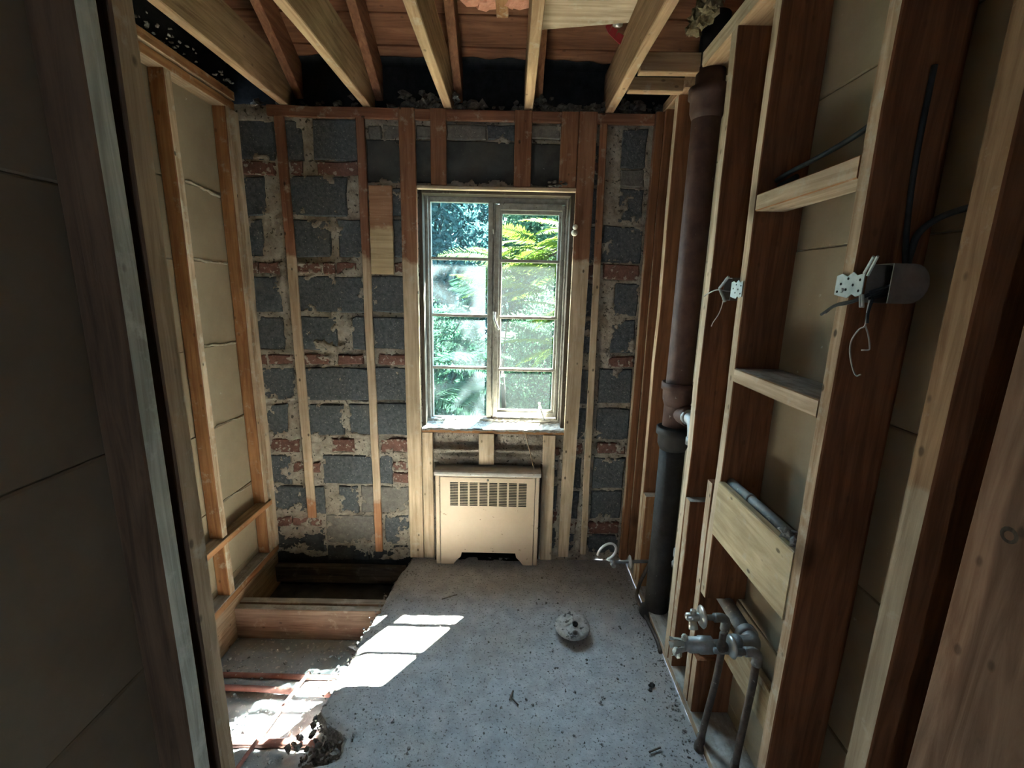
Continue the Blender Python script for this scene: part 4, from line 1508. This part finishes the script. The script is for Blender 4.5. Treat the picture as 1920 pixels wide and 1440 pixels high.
# ---------------------------------------------------------------- things in the floor hole
beam('floor_joist', (-1.405, 1.962, -.20), (-.60, 2.002, -.028), floorj, 'nearer of the paired joists crossing the floor hole', 'joist', 'joists across the floor hole', None, {'+z': dusty})
beam('floor_joist', (-1.405, 2.006, -.20), (-.60, 2.048, -.026), floorj, 'farther of the paired joists crossing the floor hole', 'joist', 'joists across the floor hole', None, {'+z': dusty})
beam('ledger_board', (-1.36, 2.352, -.16), (-.60, 2.392, -.055), darkw, 'blackened ledger board at the foot of the block wall', 'board')


def hpipe(label, pts, r, mat=None):
    mb = MB()
    mb.tube(smooth_path(pts, 5), r, 12)
    o = mb.build('floor_pipe', [mat or M_copper], None, True)
    tag(o, label, 'pipe', 'reddish pipes in the floor hole')


hpipe('reddish pipe in the floor hole, farthest crossing one', [(-1.36, 1.735, -.192), (-1.0, 1.73, -.190), (-.60, 1.728, -.188)], .012)
hpipe('reddish pipe in the floor hole, middle crossing one', [(-1.36, 1.662, -.186), (-1.05, 1.652, -.180), (-.60, 1.628, -.188)], .013)
hpipe('reddish pipe in the floor hole, nearest crossing one', [(-1.36, 1.418, -.190), (-1.0, 1.420, -.188), (-.66, 1.428, -.186)], .016)
hpipe('thin reddish rod lying lengthwise over the pipes in the hole', [(-.90, 1.74, -.176), (-.93, 1.60, -.178), (-.945, 1.48, -.172), (-.955, 1.40, -.162), (-.985, 1.22, -.170)], .0075)
# debris
mb = MB()
for i in range(520):
    y = random.uniform(1.10, 1.92)
    x = random.uniform(-1.33, -.62)
    r = random.choice((.003, .004, .006, .009)) * random.uniform(.7, 1.2)
    mb.blob((x, y, -.196 + r * .3 + .03 * max(0, (x + .95) / .35) ** 2), r, i, 0, (1, 1, .7), .6, 0)
o = mb.build('rubble', [M_sub])
tag(o, 'pale crumbs and dust scattered over the floor hole', 'rubble', None, 'stuff')
mb = MB()
for i in range(420):
    y = random.gauss(1.25, .07)
    u = random.random()
    x = float(edge_x(y)) - .02 - .12 * u + random.uniform(-.01, .02)
    r = random.choice((.004, .006, .009, .014)) * random.uniform(.7, 1.2)
    mb.blob((x, y, -.045 - .13 * u + random.uniform(-.02, .015)), r, i + 900, 0, (1, 1, .8), .6, 0)
for i in range(260):
    y = random.uniform(1.05, 2.1)
    x = float(edge_x(y)) + random.uniform(-.035, .0)
    r = random.choice((.003, .005, .008)) * random.uniform(.7, 1.2)
    mb.blob((x, y, random.uniform(-.10, -.01)), r, i + 1900, 0, (1, 1, .8), .6, 0)
o = mb.build('rubble', [M_rubble])
tag(o, 'crumbled concrete along the broken edge of the slab', 'rubble', None, 'stuff')
v, f = blob_geo((-.72, 1.895, -.165), .035, 77, (1.3, .8, .5), .5, 1)
o = link_mesh('concrete_chunk', v, f, M_sub)
tag(o, 'pale concrete chunk lying by the joist in the floor hole', 'chunk')

# ---------------------------------------------------------------- toilet flange and floor debris
fl = thing('closet_flange', (.312, 1.815, 0), 'round plaster-crusted toilet flange standing proud of the slab', 'flange')
mb = MB()
mb.lathe((.312, 1.815, -.004), (0, 0, 1), [(0, .050), (.030, .052)], 28)
mb.build('collar', [M_iron_low], fl, True)
mb = MB()
n = 36
v, f = [], []
rings = [(.078, .026), (.082, .034), (.080, .044), (.060, .048), (.040, .050), (.020, .049), (.001, .048)]
for ri, (r, z) in enumerate(rings):
    for k in range(n):
        a = 2 * math.pi * k / n
        nz = mnoise.noise(Vector((math.cos(a) * r * 30, math.sin(a) * r * 30, 3.3)))
        nz2 = mnoise.noise(Vector((math.cos(a) * r * 70, math.sin(a) * r * 70, 8.3)))
        bk = max(0, math.sin(a) + .35)
        h = (.018 * nz + .016 * nz2 + .012 * bk) * (ri >= 3)
        v.append((.312 + r * math.cos(a), 1.815 + r * math.sin(a) * 1.0, z + h))
for ri in range(len(rings) - 1):
    for k in range(n):
        f.append((ri * n + k, ri * n + (k + 1) % n, (ri + 1) * n + (k + 1) % n, (ri + 1) * n + k))
f.append(tuple(range(n))[::-1])
link_mesh('disc', v, f, M_rubble if False else spotted('crusted_plaster', [(.3, (.30, .29, .28)), (.7, (.56, .55, .54))], 45, ((.10, .095, .09), 55, .60), .9, .006, .95, 90), fl, None, None, True)
mb = MB()
mb.lathe((.316, 1.752, .046), (0, -.35, .94), [(0, .014), (.012, .015), (.014, .011), (.004, .010)], 16)
mb.build('bolt_cup', [M_pipegrey], fl, True)
mb = MB()
mb.lathe((.322, 1.803, .055), (.1, -.2, 1), [(0, .012), (.008, .013), (.010, .008), (.003, .006)], 12)
mb.build('dark_hole', [M_dark], fl, True)

mb = MB()
for i in range(1100):
    y = random.uniform(.95, 2.32)
    x = random.uniform(float(edge_x(y)) + .02, .69)
    if random.random() < .30:
        x = .69 - abs(random.gauss(0, .035))
    if random.random() < .06:
        x, y = random.gauss(.30, .10), random.gauss(1.80, .09)
    r = random.choice((.0014, .002, .002, .003, .0045)) * random.uniform(.7, 1.3)
    mb.blob((x, y, r * .4 + .001), r, i, 0, (1, 1, .7), .7, 0)
o = mb.build('floor_debris', [M_rubble])
tag(o, 'small dark crumbs and grit scattered over the concrete slab', 'debris', None, 'stuff')


def stick(name, label, a, b, r, mat):
    mb = MB()
    mb.tube([a, ((a[0] + b[0]) / 2, (a[1] + b[1]) / 2, (a[2] + b[2]) / 2 + .001), b], r, 6)
    o = mb.build(name, [mat])
    tag(o, label, 'debris')


stick('wood_splinter', 'dark splinter on the slab, upper half of the bent pair', (.022, 1.452, .007), (.036, 1.492, .008), .0035, M_pipedark)
stick('wood_splinter', 'dark splinter on the slab, lower half of the bent pair', (.030, 1.462, .006), (.056, 1.432, .006), .0032, M_pipedark)
stick('wood_splinter', 'thin twig on the slab near the floor hole joist', (-.33, 2.02, .006), (-.255, 2.055, .008), .0025, M_pipedark)
stick('wood_splinter', 'dark splinter near the bottom right of the slab', (.51, 1.262, .006), (.555, 1.278, .007), .0035, M_pipedark)
for lab, c, r, s in (('largest dark pebble on the slab near the right plate', (.602, 1.533, .008), .010, 3), ('flat dark chip beside the largest pebble', (.590, 1.512, .004), .007, 9)):
    v, f = blob_geo(c, r, s, (1.2, 1, .7), .5, 1)
    o = link_mesh('pebble', v, f, M_iron_low)
    tag(o, lab, 'debris')
# fluff and crumbs along the top of the block wall and the hanging tuft at the right
mb = MB()
for i in range(240):
    x = random.choice((random.uniform(-1.3, .70), random.gauss(-.28, .08), random.gauss(.14, .10), random.gauss(.52, .09), random.gauss(-.42, .04)))
    x = min(max(x, -1.33), .70)
    h = 2.408 + abs(random.gauss(0, .028))
    mb.blob((x, 2.43 + random.uniform(-.03, .025), h), random.uniform(.006, .022), i + 300, 0, (1.2, .9, .9), .8, 1 if i % 3 == 0 else 0)
o = mb.build('mineral_wool', [M_wool])
tag(o, 'grey dusty wool crumbs along the top of the block wall', 'insulation', None, 'stuff')
mb = MB()
for i in range(45):
    t = random.random()
    mb.blob((-1.37 + .09 * random.random(), 1.75 + .6 * t, 2.456 + abs(random.gauss(0, .012))), random.uniform(.003, .007), i + 600, 0, (1.3, 1.2, .8), .8, 0)
o = mb.build('mineral_wool', [M_wool])
tag(o, 'grey dusty wool crumbs lying on the left wall plate', 'insulation', None, 'stuff')
mb = MB()
for i in range(60):
    t = random.random()
    mb.blob((.655 + random.gauss(0, .018), 1.90 - .26 * t + random.uniform(-.02, .02), 2.50 + .07 * random.random() + .06 * t), random.uniform(.010, .026), i + 700, 0, (1, 1, 1.1), .8, 1)
o = mb.build('insulation_tuft', [M_tuft])
tag(o, 'ragged brown insulation hanging beside the right top plate', 'insulation', None, 'stuff')

# ---------------------------------------------------------------- outside: ground, bushes, and a tree with feathery leaves


def ground():
    n = 40
    xs, ys = np.linspace(-9, 9, n), np.linspace(2.7, 14, n)
    X, Yg = np.meshgrid(xs, ys, indexing='ij')
    Z = -.25 + .12 * (fbm(X, Yg, .6, 3, 71) - .5)
    o = link_grid('ground', np.stack([X, Yg, Z], -1).reshape(-1, 3), grid_faces(n, n), M_soil)
    tag(o, kind='structure')


ground()


def leaf_cloud(n, c, R, size, seed):
    """many small folded leaves in an uneven ellipsoid shell"""
    r = np.random.default_rng(seed)
    d = r.normal(size=(n, 3))
    d /= np.linalg.norm(d, axis=1)[:, None]
    k = r.uniform(.55, 1.0, n) ** .6
    lump = np.array([1 + .35 * mnoise.noise(Vector((p[0] * 2.2, p[1] * 2.2, p[2] * 2.2 + seed))) for p in d])
    P = np.array(c) + d * (np.array(R) * (k * lump)[:, None])
    V, F = [], []
    s = size * r.uniform(.6, 1.3, n)
    A = r.normal(size=(n, 3))
    A /= np.linalg.norm(A, axis=1)[:, None]
    B = np.cross(A, r.normal(size=(n, 3)))
    B /= np.linalg.norm(B, axis=1)[:, None]
    N_ = np.cross(A, B)
    base = P - A * s[:, None]
    tip = P + A * s[:, None]
    l = P + B * (s * .45)[:, None] + N_ * (s * .15)[:, None]
    q = P - B * (s * .45)[:, None] + N_ * (s * .15)[:, None]
    V = np.stack([base, l, tip, q], 1).reshape(-1, 3)
    i = np.arange(n) * 4
    F = np.concatenate([np.stack([i, i + 1, i + 2], 1), np.stack([i, i + 2, i + 3], 1)])
    return V, F


def bush(label, c, R, n, size, seed, mat):
    t = thing('leafy_bush', (c[0], c[1], -.25), label, 'bush', 'bushes outside the window')
    V, F = leaf_cloud(n, c, R, size, seed)
    link_mesh('foliage', V, [tuple(x) for x in F.tolist()], mat, t)['kind'] = 'stuff'
    mb = MB()
    for k in range(4):
        a = k * 1.6 + seed
        mb.tube(smooth_path([(c[0], c[1], -.28), (c[0] + .12 * R[0] * math.cos(a), c[1] + .12 * R[1] * math.sin(a), c[2] - R[2] * .3), (c[0] + .5 * R[0] * math.cos(a), c[1] + .5 * R[1] * math.sin(a), c[2] + R[2] * .5)]),
                [.04] * 5 + [.03] * 5 + [.012], 6)
    mb.build('stem', [M_bark], t, True)


bush('shaded blue-green tree behind the left panes of the window', (-1.75, 8.2, 2.0), (1.55, 1.2, 2.5), 26000, .065, 1, M_bush2)
bush('dense green tree far behind the middle of the window', (1.35, 8.4, 2.0), (1.55, 1.2, 2.5), 26000, .065, 2, M_bush)
bush('tall shaded tree at the far right outside', (4.3, 8.8, 1.8), (1.5, 1.2, 2.5), 5000, .085, 3, M_bush2)
bush('tall shaded tree at the far left outside', (-4.7, 8.8, 1.8), (1.5, 1.2, 2.5), 5000, .085, 4, M_bush2)
bush('broad dark tree filling the gap behind the other two', (-.2, 11.2, 2.2), (2.2, 1.2, 3.0), 18000, .09, 7, M_bush2)
bush('low leafy bush outside the lower right panes', (.50, 5.9, .50), (.62, .6, 1.05), 9000, .035, 5, M_bush)
bush('low leafy bush outside the lower left panes', (-.95, 6.0, .35), (.70, .6, .95), 8000, .038, 6, M_bush)


def frond_mesh(name, mat, L, pairs, seed):
    """one feathery compound leaf along +x, drooping; leaflets in two rows"""
    r = random.Random(seed)
    mb = MB()
    path = [(L * t, 0, .10 * L * math.sin(t * 2.2) - .16 * L * t * t) for t in np.linspace(0, 1, 9)]
    mb.tube(path, [.004 - .003 * i / 8 for i in range(9)], 4)
    for i in range(pairs):
        t = .10 + .9 * i / (pairs - 1)
        z = .10 * L * math.sin(t * 2.2) - .16 * L * t * t
        ll = L * .24 * math.sin(math.pi * (.12 + .83 * t)) + .012
        w = ll * .055 + .0025
        for s in (-1, 1):
            b = Vector((L * t, 0, z))
            d = Vector((.45 + r.uniform(-.1, .1), s, -.22 + r.uniform(-.12, .12))).normalized()
            wd = Vector((1, -s * .3, .2)).normalized() * w
            mb.add([b, b + d * ll * .4 + wd, b + d * ll, b + d * ll * .4 - wd], [(0, 1, 2, 3) if s > 0 else (3, 2, 1, 0)])
    me = bpy.data.meshes.new(name)
    me.from_pydata([tuple(p) for p in mb.v], [], mb.f)
    me.materials.append(mat)
    return me


FR = [frond_mesh('frond', M_frond, .62, 34, 1), frond_mesh('frond', M_frond, .50, 30, 2), frond_mesh('frond', M_frond2, .58, 32, 3)]


def feather_tree(label, trunk, tips, seed, meshes):
    r = random.Random(seed)
    t = thing('feathery_tree', trunk[0], label, 'tree', 'feathery trees outside')
    mb = MB()
    mb.tube(smooth_path(trunk), [.03 - .02 * i / (5 * (len(trunk) - 1)) for i in range(5 * (len(trunk) - 1) + 1)], 8)
    for p in tips:
        a = Vector(trunk[min(len(trunk) - 1, r.randrange(1, len(trunk)))])
        b = Vector(p[:3])
        mb.tube(smooth_path([a, (a + b) / 2 + Vector((0, 0, .06)), b]), [.012] * 5 + [.008] * 5 + [.005], 5)
    mb.build('trunk', [M_bark], t, True)
    for p in tips:
        for k in range(p[3]):
            o = bpy.data.objects.new('frond', meshes[r.randrange(len(meshes))])
            COL.objects.link(o)
            o.parent = t
            o.location = Vector(p[:3]) - Vector(trunk[0])
            o.rotation_euler = (r.uniform(-.5, .5), r.uniform(-.35, .45), p[4] + (k - p[3] / 2) * .55 + r.uniform(-.3, .3))
            s = r.uniform(.8, 1.15)
            o.scale = (s, s, s)


PI = math.pi
feather_tree('bright feathery tree outside the right panes', [(1.15, 4.6, -.25), (1.05, 4.55, .7), (.85, 4.5, 1.5), (.62, 4.4, 2.0)],
             [(.62, 4.4, 1.92, 6, PI), (.45, 4.3, 1.75, 6, PI), (.25, 4.4, 1.98, 4, PI), (.75, 4.2, 1.62, 5, PI), (.55, 4.3, 1.35, 6, PI), (.30, 4.35, 1.55, 5, PI), (.1, 4.45, 1.72, 5, PI), (-.08, 4.5, 1.55, 4, PI),
              (.5, 4.2, 1.05, 5, PI), (.35, 4.3, 1.88, 5, PI * 1.05), (.62, 4.3, 2.08, 5, PI), (.0, 4.4, 1.80, 5, PI * .97)], 5, FR[:2])
feather_tree('blue-green feathery tree outside the left panes', [(-.05, 5.0, -.25), (-.1, 4.95, .6), (-.2, 4.9, 1.2), (-.3, 4.8, 1.5)],
             [(-.25, 4.6, 1.50, 5, PI), (-.35, 4.5, 1.25, 5, PI), (-.2, 4.6, 1.0, 5, PI * .9), (-.5, 4.5, .85, 5, PI), (-.1, 4.6, .65, 4, PI), (-.6, 4.6, 1.1, 4, PI * 1.1), (-.05, 4.5, 1.25, 3, 0.2)], 8, [FR[2]])
feather_tree('tall feathery tree beside the house, reaching over the window', [(1.9, 4.1, -.25), (1.8, 4.05, 1.4), (1.4, 3.95, 2.7), (.9, 3.85, 3.3)],
             [(.78, 3.75, 3.25, 3, PI), (.62, 3.65, 3.0, 2, PI), (.72, 3.8, 3.6, 3, PI), (.5, 3.6, 2.75, 2, PI)], 15, FR[:2])  # added out of view; its fronds break up sun falling in the hole
feather_tree('small pale sapling just outside the left lower pane', [(-.62, 3.3, -.25), (-.62, 3.3, .5), (-.60, 3.3, 1.0)],
             [(-.60, 3.3, 1.02, 4, 1.0), (-.60, 3.3, .75, 3, .6)], 11, [FR[2]])
